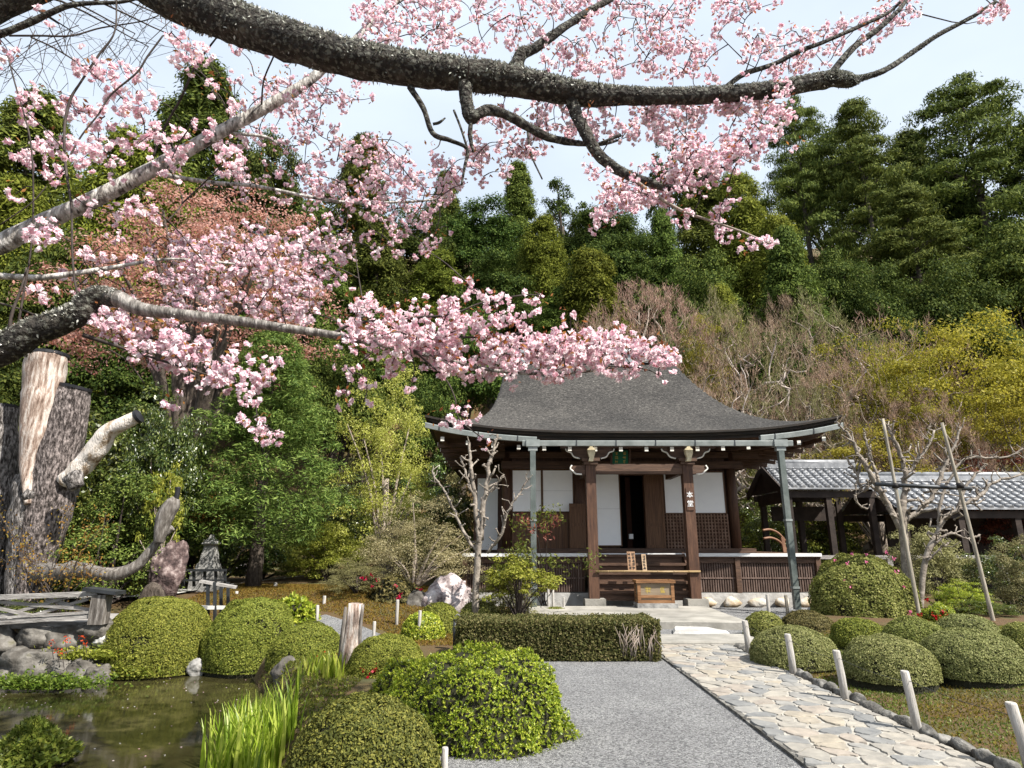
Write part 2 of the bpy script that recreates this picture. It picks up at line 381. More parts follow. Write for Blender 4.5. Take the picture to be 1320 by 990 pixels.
M['pinkflower'] = leafm('pink_flower', [(.55, .10, .2), (.75, .25, .38)], .4, .5)
M['fern'] = leafm('fern_leaf', [(.06, .085, .012), (.12, .15, .022), (.19, .2, .035)], .4, .5, .3)
# ------------------------------------------------------------------ the setting: ground, pond, gravel, paving
def pond_depth(x, y):                 # 0 outside .. 1 well inside
    back = np.where(x < -6.2, 10.3, 10.75) + .1 * np.sin(x * 2.1)
    right = -1.75 + .08 * np.sin(y * 1.7) - np.clip(y - 6.0, 0, 4.6) * .46
    d = np.minimum(np.minimum(right - x, back - y), y - 3.2)
    return ss(d, -.12, .55)

def H(x, y):
    x, y = np.asarray(x, float), np.asarray(y, float)
    s = np.clip(y - 25 + np.clip(np.abs(x) - 22, 0, 40) * .22, 0, None)
    hill = .80 * s * s / (s + 5.0)
    hill = np.where(hill > 40, 40 + (hill - 40) * .35, hill)
    ramp = .5 * ss(y, 11, 15.5) * ss(-x, .6, 2.4)
    mound = .22 * ss(x, 4.2, 6) * ss(y, 5, 9) * (1 - ss(y, 12.5, 14))
    n = vnoise(np.stack([x * .35, y * .35, x * 0], -1), 3) * (.03 + .8 * ss(y, 27, 45))
    return hill + ramp + mound + n * ss(y, 12, 16) - 1.0 * pond_depth(x, y)

def gm_ground():
    m, t, b = _new('garden_earth'); L = t.links.new
    c = t.nodes.new('ShaderNodeTexCoord')
    n = t.nodes.new('ShaderNodeTexNoise'); n.inputs['Scale'].default_value = .9; n.inputs['Detail'].default_value = 8
    n2 = t.nodes.new('ShaderNodeTexNoise'); n2.inputs['Scale'].default_value = 42; n2.inputs['Detail'].default_value = 4
    L(c.outputs['Object'], n.inputs['Vector']); L(c.outputs['Object'], n2.inputs['Vector'])
    r = _ramp(t, [(.045, .05, .012), (.075, .055, .015), (.085, .045, .014), (.07, .075, .018)], .3, .7)
    L(n.outputs['Fac'], r.inputs['Fac'])
    r2 = _ramp(t, [(.55, .55, .55), (1.25, 1.2, 1.1)], .3, .7); L(n2.outputs['Fac'], r2.inputs['Fac'])
    mx = t.nodes.new('ShaderNodeMix'); mx.data_type = 'RGBA'; mx.blend_type = 'MULTIPLY'; mx.inputs['Factor'].default_value = 1
    L(r.outputs['Color'], mx.inputs['A']); L(r2.outputs['Color'], mx.inputs['B']); L(mx.outputs['Result'], b.inputs['Base Color'])
    bp = t.nodes.new('ShaderNodeBump'); bp.inputs['Strength'].default_value = .8; bp.inputs['Distance'].default_value = .03
    L(n2.outputs['Fac'], bp.inputs['Height']); L(bp.outputs['Normal'], b.inputs['Normal']); b.inputs['Roughness'].default_value = .95
    return m

def gm_gravel(name, cols, scale=78):
    m, t, b = _new(name); L = t.links.new
    c = t.nodes.new('ShaderNodeTexCoord')
    v = t.nodes.new('ShaderNodeTexVoronoi'); v.inputs['Scale'].default_value = scale; L(c.outputs['Object'], v.inputs['Vector'])
    v2 = t.nodes.new('ShaderNodeTexVoronoi'); v2.inputs['Scale'].default_value = scale * 2.3; L(c.outputs['Object'], v2.inputs['Vector'])
    r = _ramp(t, cols, .05, .95); s = t.nodes.new('ShaderNodeSeparateColor'); L(v.outputs['Color'], s.inputs['Color']); L(s.outputs['Red'], r.inputs['Fac'])
    n = t.nodes.new('ShaderNodeTexNoise'); n.inputs['Scale'].default_value = 1.3; n.inputs['Detail'].default_value = 6; L(c.outputs['Object'], n.inputs['Vector'])
    r2 = _ramp(t, [(.86, .86, .86), (1.08, 1.08, 1.07)], .35, .65); L(n.outputs['Fac'], r2.inputs['Fac'])
    mx = t.nodes.new('ShaderNodeMix'); mx.data_type = 'RGBA'; mx.blend_type = 'MULTIPLY'; mx.inputs['Factor'].default_value = 1
    L(r.outputs['Color'], mx.inputs['A']); L(r2.outputs['Color'], mx.inputs['B']); L(mx.outputs['Result'], b.inputs['Base Color'])
    ad = t.nodes.new('ShaderNodeMath'); ad.operation = 'ADD'; L(v.outputs['Distance'], ad.inputs[0]); L(v2.outputs['Distance'], ad.inputs[1])
    bp = t.nodes.new('ShaderNodeBump'); bp.invert = True; bp.inputs['Strength'].default_value = 1; bp.inputs['Distance'].default_value = .016
    L(ad.outputs[0], bp.inputs['Height']); L(bp.outputs['Normal'], b.inputs['Normal']); b.inputs['Roughness'].default_value = .9
    return m

M['earth'] = gm_ground()
M['gravel'] = gm_gravel('gravel', [(.10, .10, .102), (.21, .21, .215), (.29, .29, .295), (.41, .41, .405)])

xs = np.r_[np.linspace(-170, -15, 44), np.arange(-14.75, 14.8, .25), np.linspace(15, 170, 44)]
ys = np.r_[np.linspace(-30, -2.5, 8), np.arange(-2, 27.1, .25), np.linspace(28, 240, 70)]
X, Y = np.meshgrid(xs, ys, indexing='ij')
g = NB(); g.grid(np.stack([X, Y, H(X, Y)], -1))
tag(g.build('ground', M['earth']), kind='structure')

# pond water
m, t, b = _new('pond_water'); L = t.links.new
c = t.nodes.new('ShaderNodeTexCoord')
n = t.nodes.new('ShaderNodeTexNoise'); n.inputs['Scale'].default_value = .9; n.inputs['Detail'].default_value = 7; n.inputs['Roughness'].default_value = .65
L(c.outputs['Object'], n.inputs['Vector'])
r = _ramp(t, [(.013, .012, .005), (.032, .029, .011), (.06, .053, .023)], .3, .7); L(n.outputs['Fac'], r.inputs['Fac']); L(r.outputs['Color'], b.inputs['Base Color'])
n2 = t.nodes.new('ShaderNodeTexNoise'); n2.inputs['Scale'].default_value = 5; n2.inputs['Detail'].default_value = 3; L(c.outputs['Object'], n2.inputs['Vector'])
bp = t.nodes.new('ShaderNodeBump'); bp.inputs['Strength'].default_value = .05; bp.inputs['Distance'].default_value = .02
L(n2.outputs['Fac'], bp.inputs['Height']); L(bp.outputs['Normal'], b.inputs['Normal'])
b.inputs['Roughness'].default_value = .07; b.inputs['IOR'].default_value = 1.33; b.inputs['Specular IOR Level'].default_value = .5
g = NB(); g.poly([(-16, 3, -.4), (-1.4, 3, -.4), (-1.4, 11.3, -.4), (-16, 11.3, -.4)])
tag(g.build('pond_water', m), kind='structure')

def sheet(name, poly, z, mat, thick=0.0):     # a flat sheet in plan (poly in x-y), with a real edge when thick
    nb = NB(); p = np.asarray(poly, float); n_ = len(p)
    nb.poly(np.c_[p, np.full(n_, z)])
    if thick:
        v = np.r_[np.c_[p, np.full(n_, z)], np.c_[p, np.full(n_, z - thick)]]
        nb.add(v, [(i, i + n_, (i + 1) % n_ + n_, (i + 1) % n_) for i in range(n_)])
    return tag(nb.build(name, mat), kind='structure')

PX0, PX1 = 2.12, 3.32                          # the stone path runs straight away from the camera
sheet('gravel_court', [(-.5, 2), (PX0, 2), (PX0, 9.6), (-1.0, 9.6), (-.75, 7.5)], .012, M['gravel'])
sheet('gravel_apron', [(1.7, 9.6), (5.5, 9.6), (5.5, 11.2), (9.2, 12.9), (9.2, 16.2), (-1.9, 16.2), (-1.9, 12.4), (1.7, 12.4)], .016, M['gravel'])
# side path of pale gravel on the left
cl = smooth_path([(-1.75, 9.4), (-2.05, 10.2), (-2.5, 11.0), (-3.1, 11.8), (-3.9, 12.5)], 6)
nb = NB(); tt = unit(np.gradient(cl, axis=0)); nn = np.c_[-tt[:, 1], tt[:, 0]]
V = np.stack([np.c_[cl + nn * o, H((cl + nn * o)[:, 0], (cl + nn * o)[:, 1]) + .03] for o in (-.42, -.15, .15, .42)], 1)
nb.grid(V); tag(nb.build('gravel_path', M['gravel']), kind='structure')
# pale strip of path far back on the left
M['concrete'] = surf('pale_concrete', [(.36, .35, .33), (.48, .47, .44)], 3, .85, .2, 30)
nb = NB()
pl = smooth_path([G(60, 771, .45)[:2], G(250, 764, .45)[:2], G(345, 752, .45)[:2], G(430, 741, .45)[:2], G(480, 738, .45)[:2]], 8)
V = np.stack([np.c_[pl + np.array([0, o]), np.maximum(H(pl[:, 0], pl[:, 1] + o), .4) + .05] for o in (-.45, .0, .45)], 1)
nb.grid(V); tag(nb.build('garden_path', M['concrete']), kind='structure')

# crazy paving
def clip(poly, p, nrm):
    o = []
    for i in range(len(poly)):
        a, b_ = poly[i], poly[(i + 1) % len(poly)]
        da, db = np.dot(a - p, nrm), np.dot(b_ - p, nrm)
        if da <= 0: o.append(a)
        if da * db < 0: o.append(a + (b_ - a) * da / (da - db))
    return o
def paving(x0, x1, y0, y1, cell, gap, seed):
    r = np.random.default_rng(seed); pts = []
    for iy in range(int((y1 - y0) / (cell * .8)) + 1):
        for ix in range(int((x1 - x0) / cell) + 1):
            pts.append((x0 + (ix + .5 + r.uniform(-.42, .42)) * cell, y0 + (iy + .5 + r.uniform(-.42, .42)) * cell * .8))
    pts = np.array(pts); outl = []
    for i, p in enumerate(pts):
        poly = [np.array(q, float) for q in ((x0, y0), (x1, y0), (x1, y1), (x0, y1))]
        for j in np.argsort(np.linalg.norm(pts - p, axis=1))[1:16]:
            q = pts[j]; poly = clip(poly, (p + q) / 2, q - p)
            if len(poly) < 3: break
        if len(poly) < 3: continue
        poly = np.array(poly); c_ = poly.mean(0); rad = np.linalg.norm(poly - c_, axis=1).mean()
        poly = c_ + (poly - c_) * (1 - gap * r.uniform(.7, 1.6) / rad)
        for _ in range(2):
            nx = np.roll(poly, -1, 0); poly = np.stack([poly * .8 + nx * .2, poly * .2 + nx * .8], 1).reshape(-1, 2)
        poly = poly + r.normal(size=poly.shape) * .006 + .02 * np.c_[vnoise(np.c_[poly * 9, poly[:, :1] * 0], 1), vnoise(np.c_[poly * 9, poly[:, :1] * 0], 2)]
        outl.append(poly)
    return outl
def gm_flag():
    m, t, b = _new('flagstone'); L = t.links.new
    g_ = t.nodes.new('ShaderNodeNewGeometry'); r = _ramp(t, [(.255, .238, .21), (.235, .222, .2), (.185, .186, .184), (.275, .257, .227), (.255, .225, .195), (.22, .215, .205), (.265, .236, .193), (.245, .23, .207), (.155, .158, .16), (.28, .265, .24)], .03, .97)
    r.color_ramp.interpolation = 'CONSTANT'
    L(g_.outputs['Random Per Island'], r.inputs['Fac'])
    c = t.nodes.new('ShaderNodeTexCoord'); n = t.nodes.new('ShaderNodeTexNoise'); n.inputs['Scale'].default_value = 9; n.inputs['Detail'].default_value = 8; L(c.outputs['Object'], n.inputs['Vector'])
    r2 = _ramp(t, [(.72, .72, .72), (1.15, 1.13, 1.08)], .3, .7); L(n.outputs['Fac'], r2.inputs['Fac'])
    mx = t.nodes.new('ShaderNodeMix'); mx.data_type = 'RGBA'; mx.blend_type = 'MULTIPLY'; mx.inputs['Factor'].default_value = 1
    L(r.outputs['Color'], mx.inputs['A']); L(r2.outputs['Color'], mx.inputs['B']); L(mx.outputs['Result'], b.inputs['Base Color'])
    bp = t.nodes.new('ShaderNodeBump'); bp.inputs['Strength'].default_value = .7; bp.inputs['Distance'].default_value = .02
    L(n.outputs['Fac'], bp.inputs['Height']); L(bp.outputs['Normal'], b.inputs['Normal']); b.inputs['Roughness'].default_value = .8
    return m
M['flag'] = gm_flag()
M['mortar'] = surf('mortar', [(.26, .245, .215), (.34, .325, .29)], 5, .9, .4, 40)
nb = NB(); r_ = np.random.default_rng(3)
nb.box(PX0, PX1, 2.4, 10.25, -.1, .0375, 1)
for poly in paving(PX0 - .04, PX1 + .02, 2.4, 10.25, .235, .010, 5):
    z = .0375 + r_.uniform(0, .007); n_ = len(poly); ce = poly.mean(0)
    tilt = r_.normal(size=2) * .007
    zt = z + (poly - ce) @ tilt
    inn = ce + (poly - ce) * .955
    v = np.r_[np.c_[inn, zt + .007], np.c_[poly, zt - .004], np.c_[poly, np.full(n_, .0)]]
    nb.add(v, [(i, (i + 1) % n_, (i + 1) % n_ + n_, i + n_) for i in range(n_)] + [], 0)
    b0 = nb.n - len(v)
    nb.f.append((np.array([[b0 + n_ + i, b0 + n_ + (i + 1) % n_, b0 + 2 * n_ + (i + 1) % n_, b0 + 2 * n_ + i] for i in range(n_)])[:, ::-1], 0, False))
    nb.f.append((np.array([np.arange(n_)]) + b0, 0, False))
tag(nb.build('stone_path', [M['flag'], M['mortar']]), kind='structure')

# rocks
def rock_into(nb, c, size, seed, mat=0, sub=3, rough=.32, flat=.25, yaw=0):
    bm = bmesh.new(); bmesh.ops.create_icosphere(bm, subdivisions=sub, radius=1)
    v = np.array([q.co[:] for q in bm.verts]); f = np.array([[q.index for q in ff.verts] for ff in bm.faces]); bm.free()
    r = np.random.default_rng(seed); d = unit(v)
    for _ in range(9):                           # chop flat facets, as broken stone has
        n_ = unit(r.normal(size=3)); k = r.uniform(.62, .9); h_ = v @ n_
        v = v - np.outer(np.clip(h_ - k, 0, None), n_) * .9
    v = v * (1 + rough * (vnoise(d * 1.9, seed) * .6 + vnoise(d * 4.5, seed + 4) * .3)[:, None] + .06 * vnoise(d * 11, seed + 2)[:, None])
    v = v * np.asarray(size, float); a = yaw; ca, sa = math.cos(a), math.sin(a)
    v = np.c_[v[:, 0] * ca - v[:, 1] * sa, v[:, 0] * sa + v[:, 1] * ca, v[:, 2]]
    nb.add(v + np.asarray(c, float), f, mat, True)

# kerb of small dark rocks on the right edge of the path
nb = NB(); y = 2.6; k = 0
while y < 10.1:
    l = rng.uniform(.14, .34); rock_into(nb, (PX1 + .11 + rng.uniform(-.025, .025), y + l / 2, .03), (.06 + rng.uniform(0, .03), l * .56, .06 + rng.uniform(0, .02)), 100 + k, 0, 3, .2); y += l * .95; k += 1
tag(nb.build('stone_kerb', M['kerb']), kind='structure')
nb = NB(); y = 2.6                              # thin dark stone edging between gravel and paving
while y < 9.6:
    l = rng.uniform(.25, .6); nb.box(PX0 - .05, PX0 - .008, y, y + l - .012, -.05, .028 + rng.uniform(0, .012)); y += l
tag(nb.build('path_edging', M['kerb']), kind='structure')

# stone terrace in front of the hall, landing slabs and stepping stones
def slab(name, poly, z0, z1, mat, seed=0, bev=.02):
    p = np.asarray(poly, float); n_ = len(p); ce = p.mean(0); nb = NB()
    inn = ce + (p - ce) * (1 - bev / np.linalg.norm(p - ce, axis=1).mean())
    v = np.r_[np.c_[inn, np.full(n_, z1)], np.c_[p, np.full(n_, z1 - bev)], np.c_[p, np.full(n_, z0)]]
    nb.add(v, [(i, i + n_, (i + 1) % n_ + n_, (i + 1) % n_) for i in range(n_)] + [(i + n_, i + 2 * n_, (i + 1) % n_ + 2 * n_, (i + 1) % n_ + n_) for i in range(n_)])
    nb.f.append((np.array([np.arange(n_)]), 0, False))
    return tag(nb.build(name, mat), kind='structure')
def wob(poly, amp=.03, n=8, seed=0):
    p = np.asarray(poly, float); o = []
    for i in range(len(p)):
        for t_ in np.linspace(0, 1, n, endpoint=False): o.append(p[i] * (1 - t_) + p[(i + 1) % len(p)] * t_)
    o = np.array(o); return o + amp * np.c_[vnoise(np.c_[o * 2.2, o[:, :1] * 0], seed), vnoise(np.c_[o * 2.2, o[:, :1] * 0 + 5], seed)]
slab('terrace', wob([(.35, 12.45), (4.35, 12.1), (4.45, 15.05), (.35, 15.05)], .03), -.05, .16, M['stone'])
slab('terrace_kerb', wob([(4.4, 12.25), (6.1, 12.4), (6.1, 12.75), (4.47, 12.62)], .04, seed=2), -.05, .12, M['kerb'], bev=.03)
slab('landing_slab', wob([(2.05, 10.3), (4.0, 10.3), (3.85, 11.2), (2.15, 11.15)], .05, seed=4), -.05, .075, M['stone'])
slab('stepping_stone', wob([(2.75, 11.35), (3.15, 11.3), (3.75, 11.45), (3.55, 12.0), (2.95, 12.05)], .04, 5, seed=6), -.05, .09, M['white_stone'], bev=.04)
slab('stepping_stone', wob([(1.95, 11.3), (2.55, 11.35), (2.6, 11.95), (2.0, 12.0)], .05, 5, seed=8), -.05, .07, M['grey_stone'], bev=.04)
# ------------------------------------------------------------------ the hall
hall = thing('temple_hall', 'dark wooden temple hall with sweeping bark shingle roof and white paper windows', 'temple', (3.0, 17.4, 0))
YE, YP, YV, YW = 14.9, 15.35, 16.4, 17.4       # eave, step pillars, veranda edge, wall planes
EX0, EX1, YB, YR = -2.13, 8.08, 26.0, 19.4      # eaves left / right / back, ridge
GX0, GX1 = -.22, 5.26                          # gable planes
FL = 1.42                                      # floor
def prof(d): return 4.2 + .30 * d + .0885 * d * d
def upturn(x, d):
    u = np.abs((x - 2.975) / 5.105); return .40 * u ** 3.2 * np.exp(-np.clip(d, 0, None) / 1.6)
def zroof(x, y, mid):
    df = y - YE; db_ = (YB - y) * (YR - YE) / (YB - YR)
    f = np.minimum(prof(df), prof(db_))
    if not mid:
        for d_, g_, e_ in ((x - EX0, GX0 - EX0, 8.0), (EX1 - x, EX1 - GX1, 3.8)):    # side slopes swing up into the gables
            u = np.clip(d_ / g_, 0, 1); f = np.minimum(f, np.where(d_ / g_ > 1.0001, 99, 4.2 + 3.02 * (.21 * u + .79 * u ** e_)))
    return f + upturn(x, df)
ysr = np.r_[np.linspace(YE, YR, 40), np.linspace(YR, YB, 20)[1:]]
nb = NB()
for a, b_, mid, n_ in ((EX0, GX0, False, 22), (GX0, GX1, False, 40), (GX1, EX1, False, 26)):
    X, Y = np.meshgrid(np.linspace(a, b_, n_ + 10), ysr, indexing='ij'); nb.grid(np.stack([X, Y, zroof(X, Y, mid)], -1), 0)
roof = nb.build('roof', [M['roof'], M['dark_wood']], hall)
# layered eave edge and dark soffit
nb = NB(); N_ = 60
def ring_pts():
    xx = np.linspace(EX0, EX1, N_); yy = np.linspace(YE, YB, 30)
    return [np.c_[xx, np.full(N_, YE)], np.c_[np.full(30, EX1), yy], np.c_[xx[::-1], np.full(N_, YB)], np.c_[np.full(30, EX0), yy[::-1]]]
for seg in ring_pts():
    zt = zroof(seg[:, 0], seg[:, 1], False); ce = np.array([2.975, 20.4]); inn = unit(ce - seg) * .0
    ins = np.clip(seg, [EX0 + .09, YE + .09], [EX1 - .09, YB - .09]); ins2 = np.clip(seg, [EX0 + .16, YE + .16], [EX1 - .16, YB - .16])
    nb.grid(np.stack([np.c_[seg, zt], np.c_[seg, zt - .05], np.c_[ins, zt - .052], np.c_[ins, zt - .12], np.c_[ins2, zt - .122], np.c_[ins2, zt - .2]], 0), 0, False)
nb.build('eave_edge', M['roof_edge'], roof)
nb = NB(); X, Y = np.meshgrid(np.linspace(EX0 + .16, EX1 - .16, 40), np.linspace(YE + .16, YB - .16, 40), indexing='ij')
dd = np.minimum(np.minimum(Y - YE, YB - Y), np.minimum(X - EX0, EX1 - X))
nb.grid(np.stack([X, Y, 4.0 + .10 * dd + upturn(X, Y - YE)], -1), 0, True)
nb.build('soffit', M['beam_wood'], roof)
nb = NB()                                       # ridge
nb.box(.15, 4.85, YR - .26, YR + .26, 7.18, 7.34); nb.box(.05, 4.95, YR - .20, YR + .20, 7.342, 7.50); nb.box(-.1, 5.12, YR - .3, YR + .3, 7.502, 7.56)
nb.tube([(-.15, YR, 7.6), (5.17, YR, 7.6)], .11, 10)
ridge = nb.build('ridge', M['tile'], roof)
# rafters under the front eave with white painted ends
for i, x in enumerate(np.arange(EX0 + .42, EX1 - .3, .625)):
    nb = NB(); u = float(upturn(np.array(x), np.array(.3)))
    z0 = 3.785 + u; nb.beam((x, YE + .22, z0), (x, YW, 3.98 + .12), .085, .10)
    rf = nb.build('rafter', M['beam_wood'], hall)
    nb = NB(); nb.box(x - .044, x + .044, YE + .20, YE + .218, z0 - .055, z0 + .05); nb.build('end_cap', M['white_paint'], rf)
for s, xe, xw in ((-1, EX0 + .2, -.2), (1, EX1 - .2, 6.2)):
    for y in np.arange(YE + 1.2, 20, .625):
        nb = NB(); nb.beam((xe, y, 3.86 + float(upturn(np.array(xe), np.array(y - YE))) * .9), (xw, y, 4.1), .085, .1); rf = nb.build('rafter', M['beam_wood'], hall)
        nb = NB(); xc = xe + s * .012; zc = 3.90 + float(upturn(np.array(xe), np.array(y - YE))) * .9; nb.box(min(xe, xc), max(xe, xc), y - .043, y + .043, zc - .05, zc + .05); nb.build('end_cap', M['white_paint'], rf)
# copper gutter in three runs, straps, down pipes
def gutter(x0, x1, dz, dy=0.0, flat=None):
    xx = np.linspace(x0, x1, 14); zz = (3.93 + upturn(xx, np.zeros(14)) * 1.0) if flat is None else np.linspace(flat[0], flat[1], 14)
    nb = NB(); c0 = np.c_[xx, np.full(14, YE - .02 - dy), zz + dz]
    off = [(.06, .065), (-.06, .065), (-.075, .05), (-.06, -.06), (.045, -.06), (.06, .05)]
    nb.grid(np.stack([c0 + np.array([0, a, b_]) for a, b_ in off], 1), 0, False)
    for e in (0, -1): nb.poly([c0[e] + np.array([0, a, b_]) for a, b_ in off[1:5]])
    gt = nb.build('gutter', M['copper'], hall)
    for xs_ in np.arange(x0 + .35, x1 - .1, .95):
        nb = NB(); z_ = np.interp(xs_, xx, zz) + dz
        nb.box(xs_ - .012, xs_ + .012, YE - .100 - dy, YE - .082 - dy, z_ - .07, z_ + .075); nb.build('strap', M['steel'], gt)
PXL, PXR = .50, 6.45
gutter(PXL - .25, PXR + .3, 0, .03, (3.88, 3.88)); gutter(EX0 + .02, PXL + .1, .01, -.005); gutter(PXR - .45, EX1 - .05, .01, -.005)
for x in (PXL, PXR):
    nb = NB(); y = YE - .05
    nb.box(x - .16, x + .16, y - .10, y + .07, 3.80, 3.965); nb.box(x - .11, x + .11, y - .07, y + .06, 3.70, 3.798)
    hx = nb.build('rain_head', M['copper'], hall)
    nb = NB(); nb.box(x - .065, x + .065, y - .065, y + .065, .1, 3.698)
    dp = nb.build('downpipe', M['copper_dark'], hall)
    for z in (.55, 2.05):
        nb = NB(); nb.box(x - .078, x + .078, y - .078, y + .078, z, z + .05); nb.build('pipe_collar', M['copper'], dp)
# stone base and veranda
nb = NB(); nb.box(-1.1, 7.95, YV + .02, 24.8, -.05, .34); base = nb.build('plinth', M['white_stone'], hall)
nb = NB()
for i, x in enumerate(np.arange(4.6, 8.0, .62)): rock_into(nb, (x + .25, YV - .1, .12), (.27, .14, .14), 300 + i, 0, 2, .2)
nb.build('foundation_stone', surf('warm_stone', [(.2, .13, .07), (.38, .3, .2), (.5, .46, .4)], 2.4, .85, .5, 14, lo=.35, hi=.6), hall)
nb = NB(); nb.box(-1.25, 7.86, YV, 24.9, 1.19, 1.30); nb.build('veranda', M['beam_wood'], hall)
nb = NB(); nb.box(-1.27, 7.88, YV - .03, YV - .003, 1.225, 1.305); nb.build('veranda_edge', M['pale_edge'], hall)
nb = NB(); nb.box(-.4, 6.45, 16.95, 24, 1.302, FL); nb.build('sill', M['beam_wood'], hall)
# slatted skirting under the veranda, in bays between posts
def skirt(x0, x1):
    nb = NB(); nb.box(x0, x1, YV + .14, YV + .16, .36, 1.18); back = nb.build('skirting', M['dark_wood'], hall)
    nb = NB()
    for x in np.arange(x0 + .03, x1 - .03, .062): nb.box(x - .016, x + .016, YV + .10, YV + .138, .36, 1.06)
    nb.box(x0, x1, YV + .085, YV + .099, .68, .71)
    nb.build('slats', M['slat_wood'], back)
    nb = NB(); nb.box(x0 - .05, x1 + .05, YV + .06, YV + .14, 1.062, 1.188); nb.build('rail', M['beam_wood'], back)
for x0, x1 in ((-1.15, .35), (.49, 1.85), (4.4, 5.68), (5.8, 7.75)): skirt(x0, x1)
for x in (-1.2, .42, 5.74, 7.8):
    nb = NB(); nb.box(x - .06, x + .06, YV + .02, YV + .14, .341, 1.188); nb.build('veranda_post', M['beam_wood'], hall)
# wall: backing, corner posts, beams
nb = NB(); nb.box(-.25, 2.95, YW + .1, YW + .2, FL, 4.1); nb.box(3.66, 6.2, YW + .1, YW + .2, FL, 4.1); nb.box(2.95, 3.66, YW + .1, YW + .2, 3.4, 4.1)
nb.box(-.25, -.15, YW + .21, 24, FL, 4.1); nb.box(6.1, 6.2, YW + .21, 24, FL, 4.1); nb.box(-.25, 6.2, 24.01, 24.1, FL, 4.1)
nb.build('wall', M['dark_wood'], hall)
nb = NB(); nb.box(2.6, 4.0, YW + 1.6, YW + 1.65, FL, 3.4); nb.build('dark_interior_sheet', M['black'], hall)  # black sheet stands in for the unlit depth behind the doorway
nb = NB(); nb.box(3.24, 3.38, YW + .55, YW + .6, FL, 3.39); nb.build('door_curtain', surf('brown_curtain', [(.03, .012, .008), (.05, .02, .012)], 3, .9), hall)
nb = NB(); nb.box(3.25, 3.36, YW + .3, YW + .4, FL + .25, FL + .38); nb.build('paper_notice', M['paper'], hall)
for x, w in ((-.14, .28), (1.88, .34), (6.1, .27)):
    nb = NB(); nb.tube([(x, YW + .02, FL), (x, YW + .02, 4.0)], w / 2, 20); nb.build('wall_pillar', M['dark_wood'], hall)
nb = NB(); nb.box(-.3, 6.4, YW - .16, YW + .0, 3.56, 3.76); nb.build('tie_beam', M['beam_wood'], hall)
nb = NB(); nb.box(-.9, 6.9, YW - .10, YW + .09, 3.86, 4.02); nb.build('wall_plate', M['beam_wood'], hall)
nb = NB(); nb.box(-.02, 1.7, YW - .02, YW + .08, 3.762, 3.858); nb.box(2.06, 5.95, YW - .02, YW + .08, 3.762, 3.858); nb.build('transom_panel', M['dark_wood'], hall)
def shoji(x0, x1, z0, z1, y, grid=True):
    nb = NB(); nb.box(x0, x1, y, y + .02, z0, z1); sh = nb.build('paper_screen', M['paper'], hall)
    nb = NB(); w = .028
    nb.box(x0 - w, x0, y - .02, y + .03, z0 - w, z1 + w); nb.box(x1, x1 + w, y - .02, y + .03, z0 - w, z1 + w)
    nb.box(x0, x1, y - .02, y + .03, z1, z1 + w); nb.box(x0, x1, y - .02, y + .03, z0 - w, z0)
    nb.build('frame', M['door_wood'], sh)
    if grid:
        nb = NB()
        for z in np.arange(z0 + .17, z1 - .05, .17): nb.box(x0, x1, y + .021, y + .024, z - .005, z + .005)
        for x in np.linspace(x0, x1, 4)[1:-1]: nb.box(x - .005, x + .005, y + .021, y + .024, z0, z1)
        nb.box(x0, x1, y - .004, y - .001, z0 + (z1 - z0) * .5 - .004, z0 + (z1 - z0) * .5 + .004)
        nb.build('lattice', surf('shoji_line', [(.5, .5, .5), (.58, .58, .57)], 4, .8) if 'shl' not in M else M['shl'], sh)
M['shl'] = surf('shoji_line', [(.52, .52, .52), (.6, .6, .59)], 4, .8)
shoji(.02, .80, 2.40, 3.52, YW - .02); shoji(.86, 1.68, 2.40, 3.52, YW - .02)
shoji(2.31, 2.96, 1.50, 3.44, YW - .03, True)
shoji(4.22, 4.72, 2.36, 3.42, YW - .03, False); shoji(4.80, 5.86, 2.36, 3.46, YW - .03, False)
nb = NB(); nb.box(0, 1.7, YW - .05, YW + .02, FL, 2.36); pb = nb.build('board_panel', M['door_wood'], hall)
nb = NB()
for x in np.arange(.08, 1.66, .16): nb.box(x - .008, x + .008, YW - .062, YW - .052, FL, 2.35)
nb.build('batten', M['dark_wood'], pb)
# right hand lattice panels
for x0, x1 in ((4.2, 4.74), (4.80, 5.90)):
    nb = NB(); nb.box(x0, x1, YW + .0, YW + .02, FL, 2.33); lp = nb.build('lattice_panel', surf('lattice_back', [(.05, .022, .012), (.08, .036, .02)], 5, .8), hall)
    nb = NB()
    for x in np.arange(x0 + .04, x1, .088): nb.box(x - .017, x + .017, YW - .045, YW - .012, FL, 2.33)
    for z in np.arange(FL + .06, 2.32, .088): nb.box(x0, x1, YW - .038, YW - .002, z - .016, z + .016)
    nb.build('lattice', surf('lattice_wood', [(.10, .05, .03), (.16, .09, .055), (.22, .14, .1)], 6, .6), lp)
# folded open door leaves
for x0, x1, y0, y1 in ((1.55, 1.98, YW - .28, YW - .23), (3.64, 4.16, YW - .12, YW - .07)):
    nb = NB(); nb.box(x0, x1, y0, y1, FL, 3.40 if x0 > 2 else 2.6); dr = nb.build('door', M['door_wood'], hall)
    nb = NB(); zt = 3.40 if x0 > 2 else 2.6
    for q in (x0 + .03, x1 - .03): nb.box(q - .03, q + .03, y0 - .02, y0 - .002, FL, zt)
    for z in (FL + .05, FL + .62, zt - .05): nb.box(x0 + .062, x1 - .062, y0 - .02, y0 - .002, z - .04, z + .04)
    nb.build('frame', M['door_wood'], dr)
# tall pale sliding panel in the wing on the left
nb = NB(); nb.box(-1.12, -.30, 18.62, 18.7, FL - .1, 3.55); nb.build('side_wall', M['dark_wood'], hall)
nb = NB(); nb.box(-1.02, -.42, 18.59, 18.615, FL - .05, 3.42); nb.build('side_screen', M['paper'], hall)
